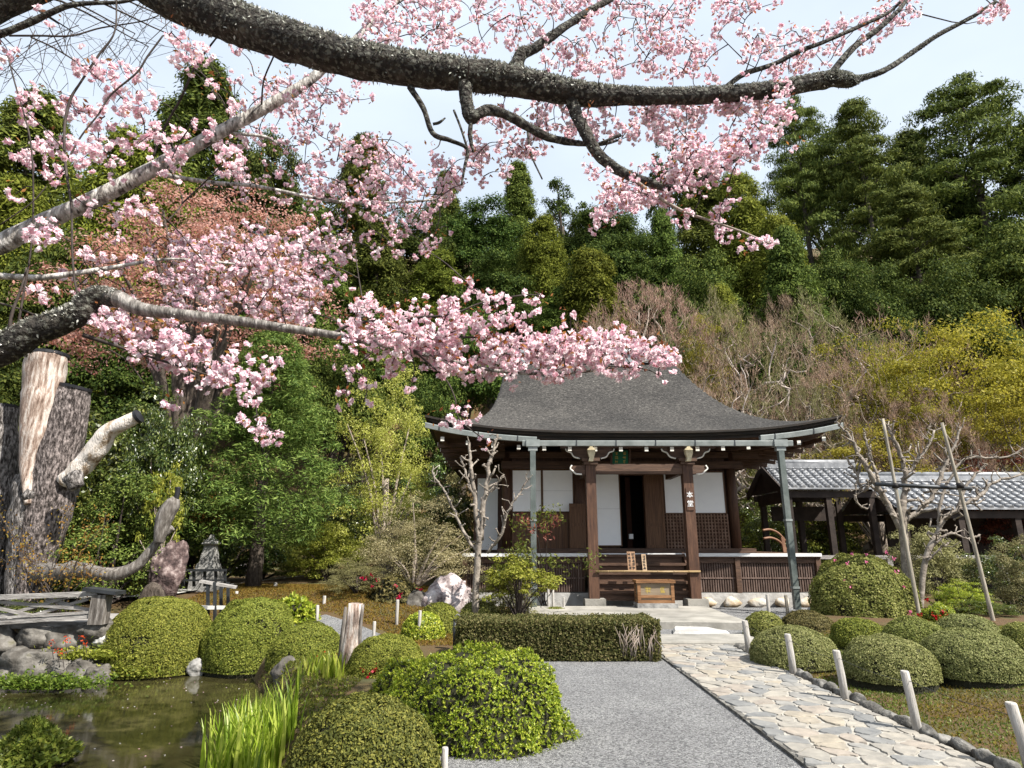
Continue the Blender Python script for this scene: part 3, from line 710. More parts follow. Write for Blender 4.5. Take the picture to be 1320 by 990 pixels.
# steps
nb = NB()
for i in range(5):
    z = .30 + .205 * i; y = YP + .10 + .20 * i
    nb.box(2.02, 4.34, y, y + .26, z + .10, z + .16); nb.box(2.06, 4.30, y + .06, y + .09, z - .06, z + .098)
nb.build('steps', M['beam_wood'], hall)
for x in (1.97, 4.36):
    nb = NB(); nb.hexa([(x - .03, YP + .08, .3), (x - .03, YP + .08, .55), (x - .03, YV, 1.0), (x - .03, YV, 1.32), (x + .03, YP + .08, .3), (x + .03, YP + .08, .55), (x + .03, YV, 1.0), (x + .03, YV, 1.32)]); nb.build('stringer', M['dark_wood'], hall)
# porch pillars, beam, bracket sets
for x in (1.93, 4.30):
    nb = NB(); nb.box(x - .12, x + .12, YP - .12, YP + .12, .30, 3.42)
    pil = nb.build('porch_pillar', M['dark_wood'], hall)
    nb = NB(); nb.box(x - .24, x + .24, YP - .24, YP + .24, .05, .299); nb.build('base_stone', M['stone'], pil)
    nb = NB(); nb.box(x - .17, x + .17, YP - .17, YP + .17, 3.422, 3.50); nb.box(x - .22, x + .22, YP - .20, YP + .20, 3.502, 3.58)
    br = nb.build('bracket', M['beam_wood'], hall)
    nb = NB()                                   # curved arms of the bracket
    for s in (-1, 1):
        q = [(x, 3.582), (x + s * .30, 3.582), (x + s * .42, 3.64), (x + s * .50, 3.74), (x + s * .56, 3.78), (x + s * .56, 3.84), (x, 3.84)]
        nb.prism(q, YP - .05, YP + .05)
    nb.build('arm', M['beam_wood'], br)
    nb = NB()
    for s in (-1, 1):
        e = smooth_path([(x + s * .26, 3.575), (x + s * .40, 3.62), (x + s * .47, 3.72), (x + s * .57, 3.76), (x + s * .60, 3.82)], 4)
        nb.tube(np.c_[e[:, 0], np.full(len(e), YP - .06), e[:, 1]], .018, 6)
    nb.build('arm_edge', M['white_paint'], br)
    nb = NB(); q = [(x - .085, 3.72), (x - .05, 3.62), (x - .075, 3.53), (x + .04, 3.53), (x + .06, 3.62), (x + .095, 3.72), (x + .10, 3.82), (x + .05, 3.86), (x, 3.95), (x - .05, 3.86), (x - .10, 3.82)]
    q = [(x + (a_ - x) * .95, 3.74 + (b_ - 3.74) * 1.0 - .05) for a_, b_ in q]; nb.prism(q, YP - .34, YP - .21); nb.build('carved_nose', M['cream_paint'], br)
    sg = -1 if x < 3 else 1
    nb = NB(); nb.prism([(x + sg * .122, 3.18), (x + sg * .40, 3.22), (x + sg * .48, 3.30), (x + sg * .46, 3.40), (x + sg * .122, 3.42)], YP - .06, YP + .06); nose = nb.build('beam_nose', M['beam_wood'], br)
    e = smooth_path([(x + sg * .22, 3.19), (x + sg * .36, 3.20), (x + sg * .44, 3.27), (x + sg * .50, 3.33), (x + sg * .46, 3.41)], 4)
    nb = NB(); nb.tube(np.c_[e[:, 0], np.full(len(e), YP - .07), e[:, 1]], .02, 6); nb.build('nose_edge', M['white_paint'], br)
nb = NB(); nb.box(2.052, 4.178, YP - .09, YP + .09, 3.20, 3.44); nb.build('porch_beam', M['beam_wood'], hall)
nb = NB(); nb.box(1.2, 5.05, YP - .07, YP + .07, 3.845, 3.93); nb.build('porch_purlin', M['beam_wood'], hall)
for x in (1.93, 4.30):
    nb = NB(); nb.box(x - .07, x + .07, YP + .122, YW - .17, 3.25, 3.40); nb.build('porch_beam', M['beam_wood'], hall)

def letters(txt, size, loc, rotx, mat, parent, name='lettering', roty=0.0):
    cu = bpy.data.curves.new(name, 'FONT'); cu.body = txt; cu.size = size; cu.align_x = 'CENTER'; cu.align_y = 'CENTER'; cu.extrude = .003
    cu.materials.append(mat); o = bpy.data.objects.new(name, cu); COL.objects.link(o); o.parent = parent
    off = np.array(parent.location)
    o.location = tuple(np.array(loc) - off); o.rotation_euler = (rotx, roty, 0)
    me = bpy.data.meshes.new_from_object(o.evaluated_get(bpy.context.evaluated_depsgraph_get())); q = bpy.data.objects.new(name, me); COL.objects.link(q); q.parent = parent
    q.location = o.location; q.rotation_euler = o.rotation_euler; bpy.data.objects.remove(o); return q

def strokes(cells, size, mat, parent, rot, seed):
    """brush-stroke characters too small to read: short bars crossing inside each cell"""
    r = np.random.default_rng(seed); nb = NB(); c_, s_ = math.cos(rot), math.sin(rot)
    for cx, cy, cz in cells:
        for k in range(6):
            hor = k % 2; u = r.uniform(-.36, .36) * size; l = r.uniform(.25, .46) * size; w = size * .05; o = r.uniform(-.1, .1) * size
            a = [(-l + o, u - w), (l + o, u - w + r.uniform(-.05, .05) * size), (l + o, u + w), (-l + o, u + w)] if hor else [(u - w, -l + o), (u + w, -l + o), (u + w, l + o), (u - w, l + o)]
            nb.add([(cx + q, cy + z * s_ - .0004 * k, cz + z * c_) for q, z in a], [(0, 1, 2, 3)])
    return nb.build('lettering', mat, parent)

# things that hang on, lean on or stand by the hall
pl = thing('name_plaque', 'green name plaque with two columns of gold characters under the eave', 'plaque', (2.78, 15.9, 3.45))
nb = NB(); nb.hexa([(2.58, 15.94, 3.50), (2.58, 15.84, 3.86), (2.58, 15.97, 3.50), (2.58, 15.87, 3.86), (2.98, 15.94, 3.50), (2.98, 15.84, 3.86), (2.98, 15.97, 3.50), (2.98, 15.87, 3.86)]); nb.build('face', M['green_paint'], pl)
nb = NB()
for x in (2.545, 3.015): nb.beam((x, 15.935, 3.46), (x, 15.82, 3.89), .05, .05)
nb.beam((2.57, 15.935, 3.475), (2.99, 15.935, 3.475), .04, .04); nb.build('frame', M['beam_wood'], pl)
strokes([(x, 15.884 - (z - 3.68) * .28, z) for x in (2.68, 2.88) for z in (3.58, 3.68, 3.78)], .095, M['gold'], pl, -.27, 3)
pb_ = thing('pillar_sign', 'white two-character sign down the right porch pillar', 'sign', (4.30, YP - .13, 2.6))
nb = NB(); nb.box(4.215, 4.385, YP - .138, YP - .122, 2.32, 2.86); nb.build('backing', M['dark_wood'], pb_)
letters('本', .16, (4.30, YP - .142, 2.68), R(90), M['chalk'], pb_); letters('堂', .16, (4.30, YP - .142, 2.47), R(90), M['chalk'], pb_)
nb = NB(); e = [(1.96, YP - .16, .91), (2.7, YP - .16, .915), (3.5, YP - .16, .905), (4.42, YP - .16, .91)]
nb.tube(e, .024, 10)
for x in (2.25, 2.62, 3.05, 3.42, 3.8, 4.15): nb.tube([(x - .008, YP - .16, .911), (x + .008, YP - .16, .911)], .028, 10)
tag(nb.build('bamboo_rail', M['bamboo'], None, (3.1, YP - .16, .91)), 'yellow bamboo pole laid across the temple steps between two pillars', 'rail')
# offering box on its stone
ob = thing('offering_box', 'brown wooden offering box with two yellow characters before the steps', 'offering box', (3.2, 14.75, .16))
x0, x1, y0, y1 = 2.80, 3.62, 14.55, 14.95
nb = NB(); nb.box(x0 + .03, x1 - .03, y0 + .03, y1 - .03, .28, .68)
nb.build('body', M['box_panel'], ob)
nb = NB()
for x in (x0, x1 - .07):
    for y in (y0, y1 - .07): nb.box(x, x + .07, y, y + .07, .262, .69)
for z0, z1 in ((.262, .33), (.37, .43)):
    nb.box(x0 + .072, x1 - .072, y0 + .004, y0 + .06, z0, z1); nb.box(x0 + .004, x0 + .06, y0 + .072, y1 - .072, z0, z1); nb.box(x1 - .06, x1 - .004, y0 + .072, y1 - .072, z0, z1)
nb.box(x0 - .03, x1 + .03, y0 - .03, y0 + .04, .692, .75); nb.box(x0 - .03, x1 + .03, y1 - .04, y1 + .03, .692, .75)
nb.box(x0 - .03, x0 + .04, y0 + .042, y1 - .042, .692, .75); nb.box(x1 - .04, x1 + .03, y0 + .042, y1 - .042, .692, .75)
nb.build('frame', M['box_wood'], ob)
nb = NB()
for x in np.arange(x0 + .08, x1 - .05, .075): nb.box(x - .015, x + .015, y0 + .045, y1 - .045, .66, .735)
nb.build('slats', M['box_wood'], ob)
strokes([(x0 + .24, y0 + .027, .55), (x0 + .57, y0 + .027, .55)], .17, M['gold'], ob, 0, 8)
nb = NB(); nb.box(x0 - .02, x1 + .06, y0 - .03, y1 + .05, .15, .26); tag(nb.build('box_stone', M['grey_stone'], None, (3.2, 14.75, .16)), 'grey stone block that carries the wooden offering box', 'stone block')
for nm, x, w, z0, z1, txt, lab in (('notice_board', 2.83, .19, .93, 1.36, 2, 'wider of two brown notice boards leaning on the temple steps'), ('notice_board', 3.13, .10, .93, 1.30, 1, 'narrow pale notice board leaning on the temple steps')):
    t_ = thing(nm, lab, 'notice board', (x, YP - .1, z0))
    nb = NB(); nb.hexa([(x - w / 2, YP - .11, z0), (x - w / 2, YP - .02, z1), (x - w / 2, YP - .09, z0), (x - w / 2, YP + .0, z1), (x + w / 2, YP - .11, z0), (x + w / 2, YP - .02, z1), (x + w / 2, YP - .09, z0), (x + w / 2, YP + .0, z1)])
    nb.build('board', M['board'] if w > .15 else surf('pale_board', [(.3, .2, .12), (.42, .31, .2)], 4, .7), t_)
    k_ = .09 / (z1 - z0)
    strokes([(x + dx, YP - .113 + (z - z0) * k_ - .002, z) for dx in ((-.045, .045) if txt == 2 else (0,)) for z in np.linspace(z0 + .06, z1 - .06, 5)], .075, M['ink'], t_, .21, 5 + txt)
# curved brown bench end on the veranda corner
nb = NB()
for a in ([(6.9, 17.6, 1.31), (6.9, 17.6, 1.95)], [(7.55, 17.8, 1.31), (7.52, 17.8, 1.72)]): nb.beam(*a, .09, .09)
for z in (0, -.22):
    e = smooth_path([(6.92, 17.6, 1.9 + z), (7.15, 17.65, 1.92 + z), (7.4, 17.75, 1.83 + z), (7.62, 17.85, 1.62 + z)], 5); nb.tube(e, .03, 8)
tag(nb.build('railing', surf('railing_wood', [(.14, .07, .04), (.24, .13, .08)], 5, .6), None, (7.2, 17.7, 1.3)), 'curved brown wooden railing at the right end of the veranda', 'railing')

# ------------------------------------------------------------------ tiled corridor and gatehouse on the right
def tile_roof(nb, x0, x1, yf, yr, zf, zr, pitch=.26, mat=0, back=True):
    slope = lambda t_: zf + (zr - zf) * (t_ ** 1.12)
    rows = 9
    for side in ((yf,) if not back else (yf, 2 * yr - yf)):
        for k in range(rows):                  # overlapping courses of flat tiles
            a, b_ = k / rows, (k + 1) / rows
            ya, yb = side + (yr - side) * a, side + (yr - side) * b_
            nb.add([(x0, ya, slope(a) + .03), (x1, ya, slope(a) + .03), (x1, yb, slope(b_) + .0), (x0, yb, slope(b_) + .0), (x0, ya, slope(a) - .02), (x1, ya, slope(a) - .02)], [(0, 1, 2, 3), (0, 4, 5, 1)], mat)
        for x in np.arange(x0 + .1, x1 - .02, pitch):
            for k in range(rows):
                a, b_ = k / rows, (k + 1) / rows
                nb.tube([(x, side + (yr - side) * a, slope(a) + .045), (x, side + (yr - side) * b_ , slope(b_) + .02)], [.072, .06], 7, mat)
    nb.box(x0 - .03, x1 + .03, yr - .14, yr + .14, zr - .02, zr + .16, mat); nb.tube([(x0 - .05, yr, zr + .2), (x1 + .05, yr, zr + .2)], .1, 8, mat)
ga = thing('tiled_pavilion', 'dark open wooden pavilion with grey tiled roof beside the hall', 'pavilion', (9.9, 21, 0))
nb = NB(); tile_roof(nb, 8.55, 11.5, 19.7, 21.0, 3.22, 4.0); nb.build('roof', M['tile'], ga)
nb = NB(); nb.poly([(8.45, 19.6, 3.16), (8.45, 21.0, 3.98), (8.45, 22.4, 3.16)]); nb.beam((8.4, 19.55, 3.12), (8.4, 21.0, 3.98), .05, .22); nb.beam((8.4, 22.45, 3.12), (8.4, 21.0, 3.98), .05, .22)
nb.box(8.5, 11.5, 19.85, 19.95, 2.95, 3.15); nb.box(8.5, 11.5, 22.05, 22.15, 2.95, 3.15); nb.box(8.6, 8.7, 19.96, 22.04, 2.8, 3.15)
nb.build('gable', M['shade_wood'], ga)
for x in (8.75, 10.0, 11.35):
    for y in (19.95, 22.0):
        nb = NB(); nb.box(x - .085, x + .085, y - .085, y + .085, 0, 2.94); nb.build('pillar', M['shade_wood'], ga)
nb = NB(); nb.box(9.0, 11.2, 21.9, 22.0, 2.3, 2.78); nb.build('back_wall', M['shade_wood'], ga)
gb = thing('tiled_corridor', 'long low corridor with shiny grey tiled roof behind the bare trees', 'corridor', (15.5, 20.5, 0))
nb = NB(); tile_roof(nb, 11.55, 20.5, 18.9, 20.7, 2.55, 3.55, .3); nb.build('roof', M['tile'], gb)
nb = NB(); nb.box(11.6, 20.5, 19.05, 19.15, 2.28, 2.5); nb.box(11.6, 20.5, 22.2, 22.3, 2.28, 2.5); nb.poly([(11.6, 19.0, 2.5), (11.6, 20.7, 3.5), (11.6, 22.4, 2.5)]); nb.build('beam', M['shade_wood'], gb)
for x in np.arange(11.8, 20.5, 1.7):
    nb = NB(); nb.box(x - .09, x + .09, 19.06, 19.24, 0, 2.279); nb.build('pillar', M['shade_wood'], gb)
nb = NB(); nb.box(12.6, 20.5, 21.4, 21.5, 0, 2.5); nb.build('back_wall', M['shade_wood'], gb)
nb = NB(); nb.box(11.5, 11.64, 18.75, 18.87, 2.45, 3.1); nb.tube([(11.57, 18.81, 2.5), (11.57, 18.85, .1)], .045, 8); nb.build('downpipe', M['copper'], gb)
nb = NB(); nb.box(7.9, 14.0, 18.2, 18.35, 1.12, 1.22); nb.box(7.92, 8.05, 18.2, 18.35, 0, 1.119); nb.box(13.8, 13.95, 18.2, 18.35, 0, 1.119); nb.box(10.6, 10.75, 18.2, 18.35, 0, 1.119)
tag(nb.build('plank_walkway', M['rail_wood'], None, (11, 18.3, 0)), 'pale plank walkway on short legs behind the round azalea', 'walkway')
# ------------------------------------------------------------------ foliage makers
def clump_leaves(nb, C, Rr, per, size, aspect=.45, up=.25, droop=0.0, r=None, mat=0, squash=.75, shell=.45):
    """leaf sprays scattered through round clumps: C centres, Rr radii"""
    r = r or rng; C = np.asarray(C, float); Rr = np.asarray(Rr, float)
    n = len(C) * per; d = rand_dirs(n, r); d[:, 2] = np.where(d[:, 2] < -.35, -d[:, 2], d[:, 2])
    rad = shell + (1 - shell) * r.random(n) ** .7
    rad = rad * (1 + .3 * r.normal(size=n) * .5)
    cc = np.repeat(C, per, 0); rr = np.repeat(Rr, per)
    p = cc + d * (rr * rad)[:, None] * np.array([1, 1, squash])
    q = unit(d + r.normal(size=(n, 3)) * .42 + np.array([0, 0, .25 + up]))     # leaves face outward from their clump
    ax = unit(np.cross(q, rand_dirs(n, r)) + d * .25 - np.array([0, 0, droop])); ay = unit(np.cross(ax, q))
    s = size * r.uniform(.6, 1.35, n)
    nb.leaves(p, ax * s[:, None], ay * (s * aspect)[:, None], mat)

def tree_root(name): return thing(name, None, None)

def conifer(name, leaf, seed, h=10.0, w=2.1, n=190, per=330, size=.095, aspect=.32, base=.08, power=.65, droop=.2, clump=.82, pads=False):
    r = np.random.default_rng(seed); root = tree_root(name)
    nb = NB(); k = 8; pts = np.c_[r.normal(size=k) * .03 * h / 10, r.normal(size=k) * .03 * h / 10, np.linspace(-.5, h * .97, k)]
    nb.tube(pts, np.linspace(.024 * h, .004 * h, k), 8, 0, .12)
    t_ = base + (1 - base) * r.random(n) ** .85; t_ = np.sort(t_)
    a = np.arange(n) * 2.399 + r.normal(size=n) * .4
    env = w * (1 - ((t_ - base) / (1 - base)) ** 1.5) ** power * (.75 + .35 * vnoise(np.c_[np.cos(a) * 1.3, np.sin(a) * 1.3, t_ * 6], seed)) + .12
    f = np.where(r.random(n) < .72, r.uniform(.72, 1.05, n), r.uniform(.25, .7, n))
    C = np.c_[np.cos(a) * env * f, np.sin(a) * env * f, t_ * h - env * f * droop]
    Rr = clump * (.55 + .6 * (1 - t_)) * r.uniform(.7, 1.3, n)
    if pads:
        for q in range(0, n, 5): nb.tube(smooth_path([(0, 0, t_[q] * h), C[q] * np.array([.5, .5, 1]) + np.array([0, 0, .1]), C[q]], 4), [.05, .045, .04, .035, .03, .025, .02, .015, .012], 5)
    nb.build('trunk', M['trunk'], root)
    nb = NB()
    clump_leaves(nb, C, Rr, per, size, aspect, .1, droop, r, 0, .27 if pads else .8)
    nb.build('crown', leaf, root); return root

def broadleaf(name, leaf, seed, h=10.0, w=3.4, n=100, per=480, size=.082, aspect=.5, trunk_m='trunk', clump=.8, core=True, base=.3, squash=.75, limbs=9, lr=.013):
    r = np.random.default_rng(seed); root = tree_root(name)
    d = rand_dirs(n, r); d[:, 2] = np.abs(d[:, 2]) * 1.0 - .28 * (r.random(n) < .4)
    cz = h * (base + (1 - base) * .42); hz = h - cz
    f = r.uniform(.62, 1.0, n) * (1 + .22 * vnoise(d * 1.6, seed))
    C = np.c_[d[:, 0] * w * f, d[:, 1] * w * f, cz + d[:, 2] * (hz * .92) * f]
    if base <= .05:                              # shrubs are leafy to the ground
        d[:, 2] = np.abs(d[:, 2]) ** .8; C = np.c_[d[:, 0] * w * f, d[:, 1] * w * f, h * (.07 + .88 * d[:, 2] * f)]
    Rr = clump * r.uniform(.6, 1.25, n)
    nb = NB(); nb.tube([(0, 0, -.6), (.05, .03, h * base * .6), (.1, 0, cz)], [.032 * h, .026 * h, .014 * h], 8, 0, .12)
    for q in range(limbs):
        e = C[q * (n // limbs)]; nb.tube(smooth_path([(.05, 0, h * base * r.uniform(.5, 1.1)), e * np.array([.45, .45, 0]) + np.array([0, 0, h * base + (e[2] - h * base) * .6]), e], 4), np.linspace(lr * h, lr * .23 * h, 9), 6, 0, .1)
    nb.build('trunk', M[trunk_m], root)
    nb = NB(); clump_leaves(nb, C, Rr, per, size, aspect, .2, 0, r, 0, squash)
    nb.build('crown', leaf, root); return root

def place(root, first, px, ytop, D, wpx, w0, h0, label, cat='tree', group=None, zbase=None, rot=None, wob_=True):
    """stand a tree (made h0 high, w0 wide) so that it reaches the given height at a real distance"""
    o = root if first else copy_tree(root)
    top = P(px, ytop, D); x = top[0]; z0 = float(H(x, D)) if zbase is None else zbase
    sz = (top[2] - z0) / h0; dep = D * cP + ((top[2] + z0) / 2 - EYE) * sP
    sw = wpx / FPX * dep / w0
    o.location = (x, D, z0); o.scale = (sw, sw, sz); o.rotation_euler = (0, 0, rng.uniform(0, 6.28) if rot is None else rot)
    tag(o, label, cat, group); return o

def plant_all(protos, rows, group):
    used = set()
    for kind, px, yt, D, wpx, label in rows:
        k = kind[:-1] if kind[-1].isdigit() else kind
        root, w0, h0 = protos[kind]
        place(root, kind not in used, px, yt, D, wpx, w0, h0, label, 'tree', group); used.add(kind)
    for kd in protos:
        assert kd in used, kd

# ------------------------------------------------------------------ forest on the hillside
PR = {
 'cedar1': (conifer('cedar_tree', M['cedar'], 11, w=2.1), 4.6, 10),
 'cedar2': (conifer('cedar_tree', M['cedar'], 12, w=2.5, droop=.3, power=.6, clump=.9), 5.2, 10),
 'cyp1': (conifer('cypress_tree', M['cypress'], 13, w=2.8, n=170, power=.5, clump=.95, droop=.12), 6.2, 10),
 'oak1': (broadleaf('evergreen_oak', M['oak'], 14, w=3.2, base=.12, clump=.95), 7.2, 10),
 'oak2': (broadleaf('evergreen_oak', M['oak'], 15, w=3.6, n=120, clump=.9, base=.12), 8.0, 10),
 'airy': (broadleaf('loose_evergreen', M['oak'], 16, w=2.6, n=52, per=110, clump=.6, base=.35, size=.11), 6.0, 10),
 'pine1': (conifer('pine_tree', M['pine'], 17, w=3.5, n=150, per=330, size=.085, aspect=.26, base=.16, power=.5, droop=-.10, clump=.95, pads=True), 7.4, 10),
 'pine2': (conifer('pine_tree', M['pine'], 18, w=3.1, n=170, per=320, size=.085, aspect=.26, base=.10, power=.55, droop=-.06, clump=.95, pads=True), 6.8, 10),
}
rows = [
 ('cedar1', 668, 214, 62, 78, 'pointed mid-green cedar on the skyline, tallest above the gap under the thick cherry limb'),
 ('cedar1', 575, 226, 62, 72, 'slim pointed cedar on the skyline, left of the tallest one in the gap'),
 ('airy', 725, 229, 60, 74, 'thin-crowned round-topped tree on the skyline with sky showing through its leaves'),
 ('cedar2', 468, 180, 56, 120, 'broad cedar behind the pink blossom left of the sky gap'),
 ('airy', 853, 174, 60, 62, 'small round treetop poking above the blossom spray on the skyline'),
 ('oak1', 785, 262, 55, 120, 'dark broad evergreen below the thin-crowned skyline tree'),
 ('oak2', 615, 266, 53, 150, 'wide dark evergreen filling the skyline below the two pointed cedars'),
 ('oak1', 538, 262, 50, 130, 'dark evergreen behind the left edge of the sky gap'),
 ('cyp1', 700, 286, 46, 105, 'olive-green cypress with lumpy rounded top below the tallest cedar'),
 ('cedar2', 853, 274, 46, 76, 'light yellow-green pointed cypress under the lower blossom spray'),
 ('cyp1', 948, 232, 44, 140, 'broad bright green cypress left of the big pines'),
 ('cyp1', 1000, 285, 40, 120, 'bushy bright green cypress in front of the big pines'),
 ('oak2', 790, 305, 46, 150, 'blue-green evergreen behind the pink bare trees'),
 ('oak1', 900, 325, 38, 120, 'dull green evergreen directly above the pinkest bare tree'),
 ('pine1', 1020, 132, 46, 150, 'dark open pine on the skyline with sky holes, left of the tall pines'),
 ('pine2', 1098, 138, 43, 165, 'dense tall pine with a rounded top, middle of the skyline pines'),
 ('pine1', 1235, 108, 42, 250, 'tallest spreading pine of the skyline with wind-swept flat boughs'),
 ('pine2', 1325, 165, 40, 170, 'dark pine cut by the right border of the view'),
 ('pine2', 1165, 250, 38, 190, 'full green pine below the tallest one'),
 ('oak2', 1065, 318, 37, 130, 'dark blue-green evergreen rising behind the bare pink maples'),
 ('oak1', 1120, 345, 34, 120, 'small dark evergreen between the bare maples and the yellow maple'),
 ('oak2', 1290, 285, 35, 180, 'blackish evergreen mass above the yellow maples'),
 ('oak1', 1215, 330, 33, 150, 'dark evergreen just behind the top of the yellow maple'),
 ('cyp1', 565, 330, 41, 130, 'dull olive cypress behind the lower cherry spray'),
 ('cedar2', 490, 285, 40, 130, 'tall dark cedar behind the middle of the cherry spray'),
 ('oak2', 635, 335, 42, 150, 'dark glossy evergreen above the hall roof, left side'),
 ('cedar2', 722, 375, 38, 110, 'green cedar just left of the pink bare tree above the roof'),
 ('oak1', 600, 395, 32, 150, 'deep shaded evergreen behind the left end of the hall roof'),
 ('oak2', 480, 400, 31, 150, 'deep green evergreen behind the lime coloured willowy tree'),
 ('cedar2', 272, 92, 46, 190, 'tall green cedar between the thick limb and the silver limb'),
 ('cyp1', 170, 180, 37, 190, 'bright green cypress behind the silver cherry limb'),
 ('cedar2', 55, 128, 41, 200, 'big cedar behind bare twigs at the upper left'),
 ('oak2', 345, 170, 43, 150, 'dark tree right behind the silver limb, in front of the skyline'),
 ('cyp1', 25, 240, 32, 190, 'yellow-green cypress at the left border behind twigs'),
 ('oak2', 105, 300, 30, 180, 'dark evergreen behind the left border of the red maple'),
 ('cedar2', 405, 270, 36, 140, 'dark cedar behind the right shoulder of the red maple'),
 ('oak1', 300, 300, 34, 190, 'dark evergreen hidden mostly by the red maple'),
 ('oak1', 440, 420, 27, 150, 'shaded evergreen between the fir and the lime tree'),
 ('oak1', 15, 420, 24, 190, 'shaded evergreen behind the sawn-off old trunk'),
 ('oak2', 185, 410, 24, 200, 'shaded evergreen behind the camellias at the left'),
 ('cyp1', 760, 330, 37, 150, 'olive cypress right behind the rosy bare maple'),
 ('oak2', 1190, 215, 47, 150, 'dark evergreen far behind the gap between the two tallest pines'),
 ('oak1', 690, 330, 50, 130, 'dark evergreen on the slope under the lumpy olive cypress'),
 ('cedar2', 1010, 300, 34, 120, 'green cedar low on the slope behind the bare maples'),
 ('oak1', 430, 330, 44, 170, 'dark evergreen high on the slope behind the drooping blossom'),
 ('cyp1', 230, 235, 40, 170, 'green cypress behind the crown of the red maple'),
 ('oak2', 1345, 250, 36, 200, 'dark evergreen at the right border under the pine'),
 ('oak1', 880, 425, 33, 150, 'dark evergreen half hidden by bare twigs above the roof'),
 ('oak2', 985, 430, 31, 150, 'dark evergreen glimpsed between the pale-stemmed maples'),
 ('oak1', 1085, 430, 30, 150, 'dark evergreen glimpsed behind the white-forked maple'),
 ('cyp1', 930, 375, 34, 90, 'fresh green bushy tree among the bare maples'),
 ('oak2', 1062, 168, 52, 150, 'dark evergreen closing the gap between the open pine and the dense tall pine'),
 ('cedar2', 1168, 175, 50, 130, 'dark cedar standing far back between the two tall pines'),
 ('cedar1', 898, 205, 57, 110, 'pointed cedar behind the lower blossom spray, closing the skyline beside the pines'),
 ('oak1', 755, 285, 58, 120, 'dark evergreen far up the slope under the thin-crowned tree'),
 ('oak1', 560, 480, 27, 110, 'dark bush-like evergreen beside the left eave of the hall'),
]
plant_all(PR, rows, 'trees of the hillside forest')

def fan_tree(name, leaf, seed, h=7.0, w=3.7, n=800, per=12, pale=False):
    """spreading bare crown: every twig end is joined to the nearest wood, so limbs fork again and again into a domed haze of twigs"""
    r = np.random.default_rng(seed); root = tree_root(name); d = rand_dirs(n, r); d[:, 2] = np.abs(d[:, 2]) ** .8
    f = np.where(r.random(n) < .65, r.uniform(.82, 1.0, n), r.uniform(.35, .85, n)) * (1 + .16 * vnoise(d * 1.9, seed))
    C = np.c_[d[:, 0] * w * f, d[:, 1] * w * f, h * (.30 + .70 * d[:, 2] * f)]; b0 = np.array([0, 0, h * .14])
    nodes = [np.array([0, 0, -.5]), np.array([0.03, 0, h * .07]), b0]; par = [-1, 0, 1]
    C = C[np.argsort(np.linalg.norm((C - b0) * np.array([1, 1, .9]), axis=1))]; arr = np.zeros((n * 4 + 3, 3)); arr[:3] = nodes; m = 3; P_ = [-1, 0, 1]
    for c in C:
        v = arr[:m] - c; dist = np.linalg.norm(v, axis=1); rad = np.linalg.norm(arr[:m] - b0, axis=1); j = int(np.argmin(dist + .25 * np.maximum(0, rad - np.linalg.norm(c - b0) * .92) * 4 + (np.arange(m) < 2) * 99))
        a = arr[j]; L_ = dist[j]; k = 1 if L_ < .35 else (2 if L_ < 1.0 else 4)
        for q in range(1, k + 1):
            t_ = q / k; arr[m] = a + (c - a) * t_ + (r.normal(size=3) * .07 * L_ * math.sin(math.pi * t_) + np.array([0, 0, -.10 * L_ * math.sin(math.pi * t_)])) * (q < k); P_.append(j if q == 1 else m - 1); m += 1
    cnt = np.ones(m)
    for q in range(m - 1, 0, -1): cnt[P_[q]] += cnt[q]
    rad = np.minimum(.0075 * cnt ** .42, .14); nb = NB()
    for q in range(1, m): nb.tube([arr[P_[q]], arr[q]], [min(rad[P_[q]], rad[q] * 1.5), rad[q]], 5 if rad[q] > .02 else 3, 0 if rad[q] > .016 else 1, 0, cap=False)
    nb.build('trunk', [M['pale_limb'] if pale else M['bare'], M['bare_fine']], root)
    tips = arr[3:m]; k = cnt[3:m] < 5; T = tips[k]; T = np.repeat(T, per, 0); n2 = len(T); ax = unit(unit(T - b0) * .9 + rand_dirs(n2, r) * .8); s_ = r.uniform(.06, .17, n2)
    nb = NB(); nb.leaves(T + ax * s_[:, None] * .8 + r.normal(size=(n2, 3)) * .07, ax * s_[:, None], unit(np.cross(ax, rand_dirs(n2, r))) * r.uniform(.006, .012, n2)[:, None])
    k = r.random(n2) < (.18 if not pale else .08); T2 = T[k] + r.normal(size=(int(k.sum()), 3)) * .13; ax = rand_dirs(len(T2), r); s2 = r.uniform(.02, .045, len(T2)); nb.leaves(T2, ax * s2[:, None], unit(np.cross(ax, rand_dirs(len(T2), r))) * (s2 * .6)[:, None])
    nb.build('crown', leaf, root); return root
BT = {
 'pink1': (fan_tree('bare_maple', M['bud'], 21, per=15), 7.4, 7),
 'pink2': (fan_tree('bare_maple', M['bud'], 22, n=520, per=9, pale=True), 7.4, 7),
 'olive1': (fan_tree('bare_shrub_tree', M['olive'], 23, n=700, per=14), 7.4, 7),
}
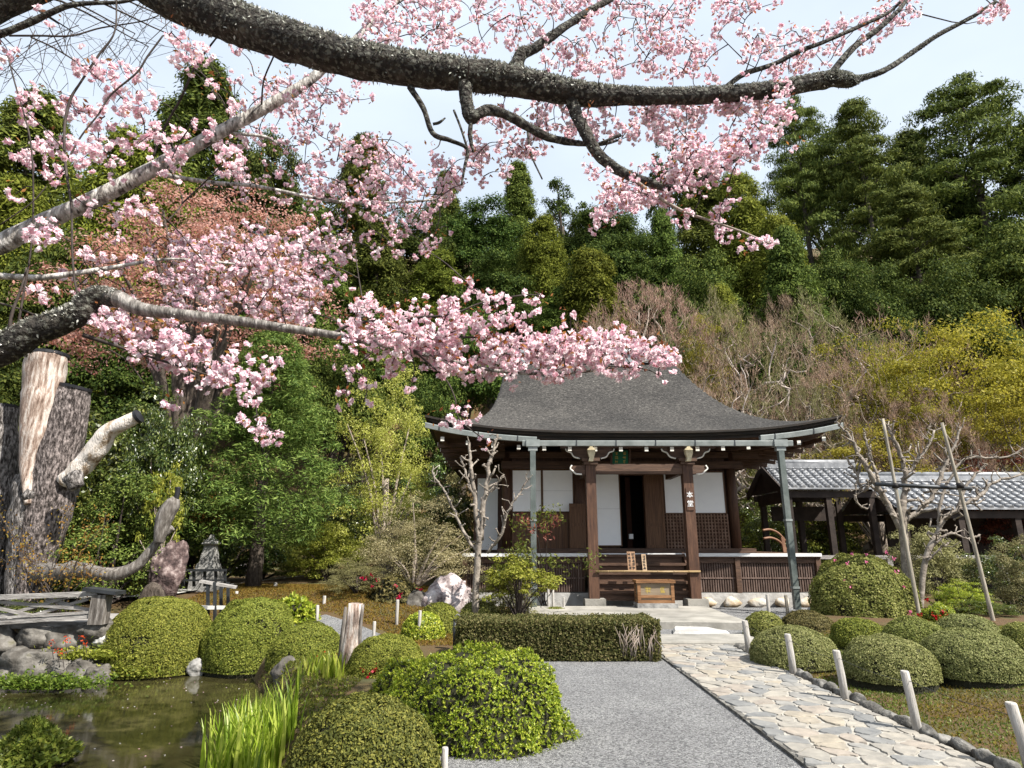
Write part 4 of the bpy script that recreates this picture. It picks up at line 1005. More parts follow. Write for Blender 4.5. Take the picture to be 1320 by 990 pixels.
rows = [
 ('pink1', 825, 362, 31, 235, 'rosy bare maple with a haze of pink buds right above the hall roof ridge'),
 ('olive1', 915, 388, 30, 190, 'brownish bare tree between the rosy maple and the pale-trunked maples'),
 ('pink2', 965, 400, 28.5, 210, 'bare maple with pale pinkish stems above the right roof slope'),
 ('olive1', 1045, 392, 31, 200, 'olive-tinged bare tree between the two pale-stemmed maples'),
 ('pink2', 1120, 402, 27, 240, 'bare maple with clear white-grey forks behind the tiled roofs'),
 ('pink1', 1010, 380, 33, 150, 'pink-budded bare tree standing highest behind the others'),
 ('olive1', 1010, 478, 25, 190, 'low tangled bare shrub just beyond the right eave'),
 ('pink1', 1190, 500, 23.2, 150, 'reddish twiggy tree in front of the yellow maple foot'),
 ('olive1', 770, 430, 28, 150, 'brown twigs close behind the roof ridge'),
 ('pink2', 915, 455, 26, 190, 'thin bare tree rising behind the right roof corner slope'),
 ('pink1', 1080, 465, 25, 180, 'low rosy bare tree in front of the white-forked maple'),
]
plant_all(BT, rows, 'bare spring trees on the lower slope')
YT = {
 'ymap1': (broadleaf('yellow_maple', M['yellowleaf'], 31, w=3.4, n=95, per=170, size=.055, core=False, trunk_m='bare', clump=.85, squash=.42, base=.18, limbs=16, lr=.005), 7.6, 10),
 'ymap2': (broadleaf('yellow_maple', M['yellowleaf'], 32, w=3.4, n=85, per=160, size=.055, core=False, trunk_m='bare', clump=.85, squash=.45, base=.15, limbs=16, lr=.005), 7.6, 10),
}
rows = [
 ('ymap1', 1215, 368, 24.6, 260, 'yellow-green maple with layered young leaves, the highest of its row'),
 ('ymap2', 1305, 398, 23.8, 230, 'yellow-green maple at the right border'),
 ('ymap1', 1285, 455, 22.9, 200, 'lower yellow-green maple above the shiny tiled corridor'),
 ('ymap2', 1165, 430, 24.0, 140, 'sparse yellow-green maple mixed into the bare maples'),
 ('ymap2', 1110, 415, 26.4, 170, 'thin olive-yellow maple rising among the bare maples'),
 ('ymap2', 900, 398, 28.2, 80, 'small fresh yellow-green tree among the bare maples above the roof'),
 ('ymap1', 1110, 515, 23.4, 190, 'low bright yellow-green shrub maple behind the pavilion ridge'),
]
plant_all(YT, rows, 'yellow-green spring maples')

# ------------------------------------------------------------------ single trees and shrubs nearer by
def one(root, *a, **k): return place(root, True, *a, **k)
rm = broadleaf('red_maple', M['redleaf'], 41, w=3.5, n=230, per=140, size=.042, aspect=.5, core=False, trunk_m='trunk', clump=.6, squash=.45, base=.22, limbs=22)
one(rm, 288, 228, 17.5, 385, 7.8, 10, 'large maple covered in orange-red young leaves behind the cherry blossom')
ft = conifer('fir_tree', M['fir'], 42, w=2.7, n=440, per=130, size=.085, aspect=.2, base=.13, power=.55, droop=.0, clump=.55)
one(ft, 358, 432, 16.2, 240, 5.8, 10, 'bushy dark green fir with a single dark trunk beside the garden path')
wl = broadleaf('lime_tree', M['lime'], 43, w=2.9, n=190, per=120, size=.06, aspect=.45, core=False, trunk_m='bare', clump=.7, base=.02, squash=.8, limbs=14)
one(wl, 508, 458, 18.5, 150, 6.6, 10, 'airy lime-yellow tree with pale stems between the fir and the hall')
for seed, px, yt, D, w, lab in ((51, 120, 490, 15.2, 230, 'glossy camellia mass with pale light spots behind the sawn trunk'), (52, 205, 505, 16.2, 210, 'dense dark camellia behind the round bright bush'), (53, 60, 600, 14.2, 190, 'low camellia right behind the sawn trunk foot'), (56, 300, 590, 18.6, 170, 'shrub with shaded leaves left of the fir trunk')):
    one(broadleaf('camellia', M['camellia'], seed, h=6, w=2.8, n=190, per=170, size=.07, aspect=.55, clump=.6, base=.0), px, yt, D, w, 6.4, 6, lab, 'shrub', 'camellias behind the pond')
one(broadleaf('round_evergreen', M['camellia'], 54, h=6, w=2.6, n=190, per=150, size=.065, clump=.55, base=.1), 222, 508, 14.6, 120, 5.8, 6, 'rounded bright evergreen bush above the lying grey limb', 'shrub')
one(broadleaf('sapling', M['limeleaf'], 55, h=6, w=1.6, n=44, per=50, size=.09, clump=.42, base=.1, core=False, trunk_m='pale_twig'), 226, 565, 13.4, 62, 3.8, 6, 'slender light green sapling in front of the dark camellia', 'tree')
one(broadleaf('orange_shrub', M['orangeleaf'], 57, h=6, w=2.4, n=70, per=80, size=.085, clump=.6, base=.08, core=False, trunk_m='twig'), 262, 596, 16.6, 100, 5.6, 6, 'orange-tinted shrub beside the fir', 'shrub')
one(broadleaf('green_shrub', M['fir'], 58, h=6, w=2.6, n=150, per=130, size=.06, clump=.6, base=.0, trunk_m='twig'), 165, 600, 13.6, 190, 5.8, 6, 'yellow-green leafy shrub behind the lying grey limb', 'shrub')
one(broadleaf('olive_shrub', M['beige'], 59, h=6, w=3.0, n=220, per=120, size=.05, aspect=.35, clump=.6, base=.0, core=False, trunk_m='bare', limbs=14), 540, 640, 15.4, 175, 6.6, 6, 'loose grey-olive shrub beside the pale rock left of the hall', 'shrub')
one(broadleaf('olive_shrub', M['olive'], 60, h=6, w=3.0, n=200, per=120, size=.055, aspect=.35, clump=.6, base=.0, core=False, trunk_m='twig', limbs=14), 462, 712, 14.6, 105, 6.6, 6, 'low olive shrub with a few red flowers by the gravel side path', 'shrub')
one(broadleaf('round_shrub', M['clip_y'], 61, h=6, w=2.8, n=200, per=130, size=.055, clump=.5, base=.0), 588, 655, 19.5, 70, 6.2, 6, 'round yellow-green shrub against the left side of the hall', 'shrub')
one(broadleaf('kerria_shrub', M['limeleaf'], 62, h=6, w=2.7, n=90, per=80, size=.10, clump=.5, base=.06, core=False, trunk_m='twig', limbs=20), 668, 706, 12.9, 112, 6.0, 6, 'yellow-green leafy shrub under the left downpipe', 'shrub')
for seed, px, yt, D, w, lf, lab in ((63, 1265, 575, 22.6, 190, 'darkred', 'dark red maple glowing behind the tiled corridor roof'), (64, 1190, 655, 15.5, 120, 'olive', 'yellow-olive shrub behind the trunk of the pruned tree'), (65, 1285, 690, 15, 130, 'camellia', 'dark leafy shrub between the leaning pole and the corridor'), (66, 1330, 690, 13.5, 110, 'olive', 'rounded olive shrub cut by the right border'), (67, 1235, 745, 13.2, 85, 'azalea', 'bright green shrub with a few pink flowers beside the leaning pole'), (68, 985, 640, 23.5, 110, 'camellia', 'sunlit dark shrub seen through the pavilion posts'), (69, 1065, 660, 25.5, 120, 'camellia', 'shaded shrub seen through the open pavilion'), (70, 430, 640, 22, 160, 'camellia', 'shrub behind the fir on the far bank'), (71, 405, 690, 20, 90, 'clip_y', 'low sunny shrub right of the fir trunk'), (72, 1270, 770, 12.6, 70, 'camellia', 'shadowy low shrub behind the clipped mounds'), (73, 470, 610, 21.5, 170, 'camellia', 'dark shrub bank behind the lime tree'), (74, 555, 585, 23, 150, 'camellia', 'dark shrub close to the left eave of the hall'), (75, 45, 762, 11.75, 130, 'camellia', 'low dark-leaved shrub behind the wooden rail'), (76, 620, 560, 26.5, 150, 'olive', 'olive undergrowth behind the left eave'), (77, 425, 660, 18.5, 110, 'limeleaf', 'sunny lime shrub between the fir and the lime tree'), (78, 650, 730, 13.6, 90, 'olive', 'olive shrub under the pruned tree in front of the veranda'), (79, 1010, 575, 26.5, 170, 'limeleaf', 'bright shrub beyond the right eave and the pavilion gable'), (80, 345, 690, 19.5, 110, 'fir', 'green shrub behind the fir trunk')):
    one(broadleaf('garden_shrub', M[lf], seed, h=6, w=2.8, n=150, per=140, size=.065, clump=.58, base=.0, core=lf in ('camellia', 'azalea', 'clip_y'), trunk_m='twig'), px, yt, D, w, 6.2, 6, lab, 'shrub')
# nandina by the downpipe
r_ = np.random.default_rng(81); na = thing('nandina', 'nandina with drooping green leaves and red young tips beside the downpipe', 'shrub', G(702, 788, 0.0))
b0 = np.array(na.location); nb = NB(); tips = []
for k in range(11):
    e = P(690 + r_.uniform(-45, 62), 690 + r_.uniform(-28, 45), 13.1 + r_.uniform(-.35, .35)); nb.tube(smooth_path([b0 + r_.normal(size=3) * np.array([.08, .08, 0]), (b0 + e) / 2 + np.array([0, 0, .3]), e], 4), np.linspace(.012, .005, 9), 5)
    for j in range(7): tips.append(e + r_.normal(size=3) * np.array([.17, .17, .12]))
nb.build('stems', M['twig'], na); T = np.array(tips); n = len(T) * 13
nb = NB(); p = np.repeat(T, 13, 0) + r_.normal(size=(n, 3)) * .07; ax = unit(np.c_[r_.normal(size=(n, 2)), -np.abs(r_.normal(size=n)) * .9]); s = r_.uniform(.03, .06, n)
nb.leaves(p, ax * s[:, None], unit(np.cross(ax, rand_dirs(n, r_))) * (s * .33)[:, None]); nb.build('leaves', M['fern'], na)
nb = NB()
for px, py in ((672, 668), (680, 675), (690, 684), (706, 690), (712, 672), (716, 668), (700, 676)):
    c_ = P(px, py, 13.1); n = 26; p = c_ + r_.normal(size=(n, 3)) * .06; ax = unit(r_.normal(size=(n, 3)) + np.array([-.2, 0, .8])); s = r_.uniform(.03, .06, n)
    nb.leaves(p, ax * s[:, None], unit(np.cross(ax, rand_dirs(n, r_))) * (s * .3)[:, None])
nb.build('red_tips', M['darkred'], na)['kind'] = 'stuff'
# ------------------------------------------------------------------ pruned trees on poles and knobbly bare trees
def pruned(name, label, base, trunk, limbs, seed, mats=('prune', 'prune'), knob=1.0):
    """trunk / limbs: rows of (px, py, D, width in px)"""
    r = np.random.default_rng(seed); root = thing(name, label, 'tree', base)
    def line(rows):
        p = np.array([np.r_[P(a, b_, D), w * .40 / ppm(D, P(a, b_, D)[2])] for a, b_, D, w in rows]); return smooth_path(p, 6)
    nb = NB(); t_ = line(trunk); t_[0, 2] -= .1; nb.tube(t_[:, :3], t_[:, 3], 9, 0, .15, 9); nb.build('trunk', M[mats[0]], root)
    for rows in limbs:
        l = line(rows); nb = NB(); q = l[:, :3] + r.normal(size=(len(l), 3)) * .012; nb.tube(q, l[:, 3], 7, 0, .2, 12)
        for k in range(2, len(q), 2):              # knuckles and cut stubs
            nb.tube([q[k] - .02 * rand_dirs(1, r)[0], q[k], q[k] + .03 * rand_dirs(1, r)[0]], [l[k, 3] * .7, l[k, 3] * 1.45, l[k, 3] * .7], 6, 0, .2, 14)
            for _ in range(1 + (r.random() < .6 * knob)):
                d = unit(unit(r.normal(size=3)) * np.array([1, .8, .7]) + np.array([0, 0, .5])); L_ = r.uniform(.12, .42) * knob; a = l[k, 3]
                e1 = q[k] + d * L_ * .5; e2 = e1 + unit(d + r.normal(size=3) * .7 + np.array([0, 0, .3])) * L_ * .5
                nb.tube([q[k], e1, e2], [a * .62, a * .5, a * .36], 5, 0, .2, 14); nb.tube([e2 - d * .012, e2, e2 + d * .02], [a * .4, a * .75, a * .4], 5, 0)
        nb.build('limb', M[mats[1]], root)
    return root
D0 = 13.0
pruned('pruned_tree', 'pale bare pruned tree left of the hall with knobbly upright branches', G(613, 786, .1),
 [(613, 786, D0, 13), (614, 750, D0, 11), (617, 705, D0, 10), (619, 690, D0, 10)],
 [[(618, 700, D0, 9), (613, 650, D0, 7), (608, 605, D0, 6), (605, 573, D0, 4)], [(619, 696, D0, 9), (624, 645, D0, 8), (630, 605, D0, 7), (636, 580, D0, 5), (641, 561, D0, 4)],
  [(615, 712, D0, 6), (600, 690, D0 + .1, 5), (584, 655, D0 + .2, 4), (570, 628, D0 + .3, 3.5), (556, 608, D0 + .3, 2.5)], [(628, 712, D0, 5), (645, 690, D0 - .1, 5), (655, 660, D0 - .2, 4), (668, 638, D0 - .2, 3), (680, 619, D0 - .2, 2.5)],
  [(610, 640, D0, 5), (600, 610, D0, 4), (594, 590, D0, 3)], [(626, 640, D0, 4), (640, 625, D0, 3), (648, 612, D0, 2.5)]], 5, knob=.75)
D1 = 13.4
pruned('pruned_tree', 'large bare pruned tree with crooked grey limbs behind the round azalea', G(1172, 772, .1),
 [(1172, 770, D1, 15), (1166, 700, D1, 14), (1162, 668, D1, 14), (1164, 645, D1, 12)],
 [[(1160, 680, D1, 10), (1142, 645, D1, 9), (1124, 615, D1 - .1, 8), (1106, 585, D1 - .1, 6), (1094, 560, D1 - .1, 4), (1077, 543, D1, 3)],
  [(1163, 660, D1, 10), (1167, 620, D1, 8), (1160, 585, D1, 6), (1150, 560, D1, 5), (1140, 545, D1, 3)],
  [(1165, 672, D1, 10), (1192, 652, D1, 8), (1207, 630, D1, 7), (1218, 600, D1, 6), (1230, 575, D1, 4), (1238, 552, D1, 3)],
  [(1126, 618, D1, 6), (1112, 632, D1, 5), (1104, 610, D1, 4), (1090, 590, D1, 3)],
  [(1170, 610, D1, 6), (1182, 595, D1, 5), (1196, 575, D1, 4), (1205, 556, D1, 3)],
  [(1135, 625, D1, 5), (1120, 585, D1 + .2, 4), (1115, 560, D1 + .2, 3)], [(1110, 592, D1, 4), (1103, 640, D1, 3), (1116, 658, D1, 3)]], 6, knob=.9)
pruned('pruned_tree', 'bare pruned tree with long crooked side limbs in front of the tiled corridor', G(1186, 795, .1),
 [(1186, 793, 12.6, 9), (1190, 740, 12.6, 9), (1196, 712, 12.6, 9), (1206, 692, 12.6, 9)],
 [[(1202, 700, 12.6, 8), (1218, 670, 12.6, 7), (1240, 652, 12.6, 6), (1262, 640, 12.6, 6), (1280, 622, 12.6, 4), (1318, 612, 12.6, 3)],
  [(1210, 688, 12.6, 6), (1212, 650, 12.6, 5), (1228, 610, 12.6, 4), (1250, 590, 12.6, 4), (1290, 590, 12.6, 3), (1318, 580, 12.6, 2.5)],
  [(1200, 705, 12.6, 5), (1222, 688, 12.5, 4), (1245, 694, 12.5, 3), (1262, 690, 12.5, 3)], [(1232, 655, 12.6, 5), (1252, 618, 12.6, 4), (1270, 600, 12.6, 3)], [(1190, 728, 12.6, 4), (1206, 712, 12.5, 3), (1222, 700, 12.5, 3)]], 9, knob=.9)
for (a, b_, D, lab) in (((1138, 540), (1188, 806), 12.1, 'left of two leaning wooden support poles among the pruned trees'), ((1214, 545), (1288, 826), 11.7, 'right of two leaning wooden support poles among the pruned trees')):
    p0, p1 = P(*a, D + .25), P(*b_, D); nb = NB(); nb.tube(smooth_path([p1 - np.array([0, 0, .25]), (p0 + p1) / 2 + rng.normal(size=3) * .012, p0], 6), np.linspace(.038, .029, 13), 9, 0, .1, 5)
    t_ = thing('support_pole', lab, 'pole', (p1[0], p1[1], 0), 'support poles'); nb.build('pole', M['pole'], t_)
    nb = NB(); c_ = P(a[0] + (b_[0] - a[0]) * .32, 626, D + .17); nb.tube([c_ - np.array([0, 0, .05]), c_ + np.array([0, 0, .05])], .062, 8); nb.build('rope_tie', M['ink'], t_)
p0, p1 = P(1128, 624, 12.35), P(1252, 630, 11.95); nb = NB(); nb.tube([p0, (p0 + p1) / 2, p1], .04, 8, 0, .1); tag(nb.build('cross_bar', M['steel'], None, p0), 'dark horizontal bar tied between the two leaning poles', 'bar')

# ------------------------------------------------------------------ the sawn-off old tree
DT = 12.6
def pxline(rows, n=6):
    p = np.array([np.r_[P(a, b_, D), w / 2 / ppm(D, P(a, b_, D)[2])] for a, b_, D, w in rows]); return smooth_path(p, n)
old = thing('old_tree_trunk', 'huge weathered sawn-off tree trunk with black capped stumps by the pond', 'tree trunk', (P(30, 790, DT)[0], DT, float(H(P(30, 790, DT)[0], DT))))
nb = NB(); l = pxline([(34, 860, DT, 58), (36, 800, DT, 52), (38, 745, DT, 50), (44, 705, DT, 56), (52, 665, DT, 68), (60, 630, DT, 74), (62, 612, DT, 66)]); nb.tube(l[:, :3], l[:, 3], 40, 0, .2, 1.6, seed=3); nb.build('trunk', M['old_bark_grey'], old)
def stump(rows, mat, k=28, rough=.14, capr=1.05, seed=0):
    l = pxline(rows); nb = NB(); nb.tube(l[:, :3], l[:, 3], k, 0, rough, 3, seed=seed); st = nb.build('stump', M[mat], old)
    if capr:
        d = unit(l[-1, :3] - l[-4, :3]); nb = NB(); e = l[-1, :3]; nb.tube([e - d * .03, e + d * .03, e + d * .036, e + d * .05], [l[-1, 3] * capr, l[-1, 3] * capr, l[-1, 3] * .8, l[-1, 3] * .2], 24, 0, .03, smooth=False); nb.build('cap', M['cap'], st)
    return st
stump([(-18, 850, DT + .1, 40), (-15, 740, DT + .1, 42), (-8, 640, DT + .1, 46), (-3, 580, DT + .1, 44), (-3, 528, DT + .1, 42)], 'old_bark_grey')
stump([(36, 650, DT - .55, 8), (36, 628, DT - .5, 13), (38, 600, DT - .4, 22), (46, 560, DT - .35, 36), (54, 515, DT - .3, 44), (57, 480, DT - .3, 46), (60, 458, DT - .3, 46)], 'bare_wood', seed=5)
stump([(36, 850, DT - .1, 36), (40, 780, DT - .12, 36), (48, 720, DT - .14, 42), (60, 665, DT - .12, 54), (72, 600, DT - .1, 54), (84, 550, DT - .1, 47), (92, 515, DT - .1, 40), (97, 500, DT - .1, 36)], 'old_bark', seed=7)
stump([(84, 622, DT - .3, 24), (104, 602, DT - .35, 23), (124, 580, DT - .4, 24), (142, 556, DT - .45, 21), (160, 546, DT - .5, 18), (178, 537, DT - .5, 17)], 'tan_wood', rough=.3, seed=8)
nb = NB(); rock_into(nb, P(96, 618, DT - .75), (.2, .14, .2), 71, 0, 3, .3); nb.build('burl', M['old_bark_grey'], old)
nb = NB(); rock_into(nb, P(36, 638, DT - .95), (.13, .08, .12), 72, 0, 3, .3); nb.build('burl', M['old_bark_grey'], old)
l = pxline([(44, 738, DT - .2, 30), (75, 738, DT - .5, 28), (105, 734, DT - .6, 24), (135, 740, DT - .7, 19), (160, 738, DT - .7, 18), (182, 725, DT - .7, 16), (203, 698, DT - .7, 13), (217, 684, DT - .7, 11), (222, 680, DT - .7, 10)])
nb = NB(); nb.tube(l[:, :3], l[:, 3] * .82, 20, 0, .3, 5, seed=2); lb = nb.build('lying_limb', M['grey_wood'], old)
l = pxline([(204, 700, DT - .8, 12), (208, 682, DT - .8, 17), (214, 664, DT - .8, 20), (222, 650, DT - .8, 18), (227, 642, DT - .8, 9)]); nb = NB(); nb.tube(l[:, :3], l[:, 3], 12, 0, .2, 5, seed=6); nb.build('spur', M['grey_wood'], lb)
l = pxline([(227, 645, DT - .8, 6), (229, 634, DT - .8, 6), (229.5, 628, DT - .8, 7)]); nb = NB(); nb.tube(l[:, :3], l[:, 3], 10, 0, .1); nb.build('spur_cap', M['cap'], lb)
# thin red-leaved twigs growing round its foot
r_ = np.random.default_rng(61); tw = thing('maple_sapling', 'thin twiggy sapling with small orange-red leaves in front of the old trunk', 'shrub', G(60, 800, .3)); nb = NB(); tips = []
for k in range(16):
    e = P(r_.uniform(-10, 145), r_.uniform(640, 745), 11.4 + r_.uniform(-.3, .3)); b0 = P(r_.uniform(20, 90), 790, 11.5); ln = smooth_path([b0, (b0 + e) / 2 + r_.normal(size=3) * .12, e], 5); nb.tube(ln, np.linspace(.010, .003, len(ln)), 5); tips += list(ln[4:])
nb.build('stems', M['twig'], tw); T = np.array(tips); n = len(T) * 9; p = np.repeat(T, 9, 0) + r_.normal(size=(n, 3)) * .09; ax = rand_dirs(n, r_); s = r_.uniform(.016, .034, n)
nb = NB(); nb.leaves(p, ax * s[:, None], unit(np.cross(ax, rand_dirs(n, r_))) * (s * .5)[:, None]); nb.build('leaves', M['orangeleaf'], tw)
# ------------------------------------------------------------------ clipped mounds, hedge
def dome_pts(n, r, p=2.3, zmin=-.05):
    d = rand_dirs(int(n * 1.0), r); d[:, 2] = np.where(d[:, 2] < zmin, -d[:, 2], d[:, 2])
    h = np.hypot(d[:, 0], d[:, 1]); return d * ((h ** p + np.abs(d[:, 2]) ** p) ** (-1 / p))[:, None]

def mound_mesh(nb, c, rx, ry, hz, seed, leaf, dens, p=2.3, lump=.055, tilt=.48, whorl=0, aspect=.5, mat=0, depth=.06, core=1, ls=1.0, top=None):
    r = np.random.default_rng(seed); c = np.asarray(c, float)
    area = math.pi * (rx * ry) * .9 + math.pi * (rx + ry) * hz * .8; n = int(area * dens)
    u = dome_pts(n, r, p); nrm = unit(u / np.array([rx, ry, hz]))
    k = 1 + lump * vnoise(u * 2.2 + seed, 1) + lump * .6 * vnoise(u * 6 + seed, 2)
    pt = u * k[:, None] * np.array([rx, ry, hz]) - nrm * (r.random(n) ** 1.6 * depth)[:, None]
    gap = (vnoise(u * 4.3, seed + 7) * .7 + vnoise(u * 11, seed + 8) * .5 > .52) & (r.random(n) < .75) | (pt[:, 2] < .13 * hz) & (r.random(n) < .2)
    pt, nrm, n = pt[~gap], nrm[~gap], int((~gap).sum())      # thin spots and hollows low down
    pt[:, 2] = np.maximum(pt[:, 2], .01)
    if whorl:
        pt = np.repeat(pt, whorl, 0); nn_ = np.repeat(unit(nrm + r.normal(size=(n, 3)) * .35), whorl, 0); m_ = len(pt)
        ax = unit(nn_ * .75 + rand_dirs(m_, r) * 1.0); ay = unit(np.cross(ax, nn_)); s = leaf * r.uniform(.6, 1.3, m_); pt = pt + ax * s[:, None] * .8
    else:
        m_ = n; q = unit(nrm + r.normal(size=(n, 3)) * tilt); ax = unit(np.cross(q, rand_dirs(n, r))); ay = unit(np.cross(ax, q)); s = leaf * r.uniform(.55, 1.3, n)
    nb.leaves(c + pt, ax * s[:, None], ay * (s * aspect)[:, None], mat)
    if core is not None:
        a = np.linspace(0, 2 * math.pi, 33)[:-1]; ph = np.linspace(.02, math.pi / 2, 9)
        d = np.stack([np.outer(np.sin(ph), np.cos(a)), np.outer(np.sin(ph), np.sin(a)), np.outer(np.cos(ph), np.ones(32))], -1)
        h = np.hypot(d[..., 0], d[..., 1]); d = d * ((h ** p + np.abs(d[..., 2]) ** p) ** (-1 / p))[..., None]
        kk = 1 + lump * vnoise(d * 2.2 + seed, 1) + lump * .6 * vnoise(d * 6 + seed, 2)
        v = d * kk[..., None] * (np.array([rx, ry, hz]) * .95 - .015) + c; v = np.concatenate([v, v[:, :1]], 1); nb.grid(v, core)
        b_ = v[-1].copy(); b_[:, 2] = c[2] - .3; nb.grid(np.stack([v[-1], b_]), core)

def mound(name, label, px, pyb, wpx, pyt, leaf, seed, z0=0.0, ls=None, dens=None, cat='bush', group='clipped round bushes', deep=1.0, extra=None, **kw):
    f = G(px, pyb, z0); dep = f[1] * cP + (z0 - EYE) * sP
    rx = wpx / 2 / FPX * dep * 1.04; ry = rx * deep; D = f[1] + ry * .85; rx = wpx / 2 / FPX * (D * cP - .8 * sP)
    c = np.array([P(px, pyb, D)[0], D, z0]); hz = P(px, pyt, D + ry * .12)[2] - z0
    ls = ls or max(.0105, .00145 * D); dens = dens or 2.6 / (ls * ls * .9)
    nb = NB(); mound_mesh(nb, c, rx, ry, hz, seed, ls, dens, mat=0, **kw)
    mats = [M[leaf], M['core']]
    if extra:                                   # a few flowers in the same shrub
        r = np.random.default_rng(seed + 50)
        for i, (m_, n_, where, sz) in enumerate(extra):
            nb2 = []
            for _ in range(n_):
                w_ = where[int(r.integers(len(where)))]; q = P(w_[0] + r.normal() * w_[2], w_[1] + r.normal() * w_[2] * .8, f[1] + .02)
                u = q - c; u = u / np.array([rx, ry, hz]); h = min(.97, math.hypot(u[0], u[2])); u[1] = -math.sqrt(max(0, 1 - h * h)); q = c + u * np.array([rx, ry, hz]) * 1.02
                pp = q + r.normal(size=(7, 3)) * sz * .35; ax = rand_dirs(7, r) * sz; nb.leaves(pp, ax * .5, unit(np.cross(ax, rand_dirs(7, r))) * sz * .4, 2 + i)
            mats.append(M[m_])
    return tag(nb.build(name, mats, None, c), label, cat, group)

B = 'clipped_bush'
mound(B, 'small clipped mound farthest back beside the path, behind a thin post', 986, 824, 52, 788, 'clip', 201)
mound(B, 'low brownish clipped mound with flat top behind the biggest mound by the path', 1043, 824, 70, 787, 'clip_r', 202)
mound(B, 'wide grey-green clipped mound touching the kerb, nearest the path', 1026, 864, 110, 806, 'clip_g', 203, z0=.03)
mound(B, 'yellowish clipped mound between two larger grey-green mounds', 1109, 838, 70, 796, 'clip_y', 204, z0=.08)
mound(B, 'grey-green clipped mound standing alone on the moss behind the third path post', 1150, 884, 112, 818, 'clip_g', 205, z0=.08)
mound(B, 'shaded clipped mound below the left leaning pole', 1182, 840, 78, 795, 'clip', 206, z0=.15)
mound(B, 'large smooth clipped mound at the right, below the right leaning pole', 1258, 880, 124, 809, 'clip_g', 207, z0=.12)
mound(B, 'pale clipped mound with a red-flowered sprig behind the large smooth mound', 1250, 836, 80, 791, 'clip_g', 208, z0=.18)
mound(B, 'clipped mound cut by the right border of the view', 1330, 862, 66, 803, 'clip', 209, z0=.18)
mound('azalea_bush', 'tall round azalea dotted with pink flowers in front of the corridor', 1117, 812, 132, 715, 'clip', 210, dens=5200, ls=.025, lump=.07, depth=.12, group=None, extra=[('pinkflower', 16, [(1092, 745, 18), (1110, 728, 14), (1150, 725, 16), (1105, 775, 10), (1170, 790, 14)], .05)])
mound('flower_bush', 'little green bush with dark red flowers between the clipped mounds', 1214, 812, 46, 778, 'azalea', 211, z0=.2, lump=.2, group=None, extra=[('redflower', 18, [(1205, 800, 6), (1225, 800, 6), (1212, 792, 8)], .05)])
mound(B, 'big golden-green clipped mound at the pond edge beside the wooden rail', 199, 874, 136, 768, 'clip_y', 212, z0=-.38, lump=.03, p=2.5)
mound(B, 'golden-green clipped mound overhanging the pond, second from the wooden rail', 320, 868, 116, 771, 'clip_y', 213, z0=-.34, lump=.06, p=2.5)
mound(B, 'small clipped mound above two grey rocks at the pond', 393, 868, 98, 802, 'clip_y', 214, z0=-.2, extra=[('redflower', 5, [(415, 846, 5)], .045)])
mound('leafy_bush', 'glossy bright-leaved bush growing over the clipped mound by the pond', 376, 806, 58, 772, 'azalea', 215, z0=.1, dens=900, ls=.05, whorl=3, lump=.22, depth=.15, group=None)
mound(B, 'clipped mound beside the weathered grey stump, in front of the gravel side path', 497, 885, 104, 819, 'clip_y', 216, z0=-.1, extra=[('redflower', 6, [(478, 868, 6)], .045)])
mound(B, 'bright yellow-green clipped mound behind a thin post, before the pale rock', 545, 826, 56, 788, 'azalea', 217, ls=.022)
mound(B, 'olive clipped mound leaning on the pale rock', 566, 818, 60, 778, 'clip_y', 218)
mound(B, 'flat olive clipped mound at the foot of the bare pruned tree', 619, 806, 58, 775, 'clip', 219)
mound(B, 'tiny clipped mound peeping over the hedge near the steps', 716, 796, 36, 782, 'clip', 220)
mound('azalea_bush', 'bright yellow-green bushy azalea at the near edge of the gravel', 614, 978, 240, 840, 'azalea', 221, dens=3000, ls=.0135, whorl=6, aspect=.42, lump=.13, depth=.13, p=2.5, deep=.8, group=None)
mound(B, 'big dusky olive mound nearest the viewer, beside the pond irises', 466, 1075, 200, 896, 'clip_b', 222, z0=-.1, lump=.04, deep=.9, ls=.012)
mound('azalea_bush', 'green tuft of azalea left behind the bright azalea', 530, 905, 90, 850, 'azalea', 223, z0=-.05, dens=1500, ls=.02, whorl=6, lump=.15, depth=.12, group=None)
for px, pyb, w, pt, lf, s, lab, z in ((302, 742, 44, 716, 'fern', 231, 'low bright fern clump at the foot of the stone lantern', .5), (165, 790, 44, 745, 'clip_y', 232, 'small green mound behind the end of the wooden rail', .1), (510, 790, 70, 745, 'clip_r', 233, 'low dark bush with red flowers left of the pale rock', .15)):
    mound('low_bush', lab, px, pyb, w, pt, lf, s, z0=z, lump=.2, dens=900, ls=.045, group=None, extra=[('redflower', 14, [(495, 752, 10), (475, 748, 8), (520, 765, 8)], .07)] if s == 233 else None)

# box hedge: sheared slab with rounded edges
r_ = np.random.default_rng(77); nb = NB(); hx0, hx1, hy0, hy1, hh = -.78, 2.03, 8.95, 9.85, .55
def hedge_face(n, f):
    u, v = r_.random(n), r_.random(n)
    if f == 'top': p = np.c_[hx0 + u * (hx1 - hx0), hy0 + v * (hy1 - hy0), np.full(n, hh)]; nn_ = (0, 0, 1)
    if f == 'front': p = np.c_[hx0 + u * (hx1 - hx0), np.full(n, hy0), v * hh]; nn_ = (0, -1, 0)
    if f == 'right': p = np.c_[np.full(n, hx1), hy0 + u * (hy1 - hy0), v * hh]; nn_ = (1, 0, 0)
    if f == 'left': p = np.c_[np.full(n, hx0), hy0 + u * (hy1 - hy0), v * hh]; nn_ = (-1, 0, 0)
    if f == 'back': p = np.c_[hx0 + u * (hx1 - hx0), np.full(n, hy1), v * hh]; nn_ = (0, 1, 0)
    return p, np.tile(np.array(nn_, float), (n, 1))
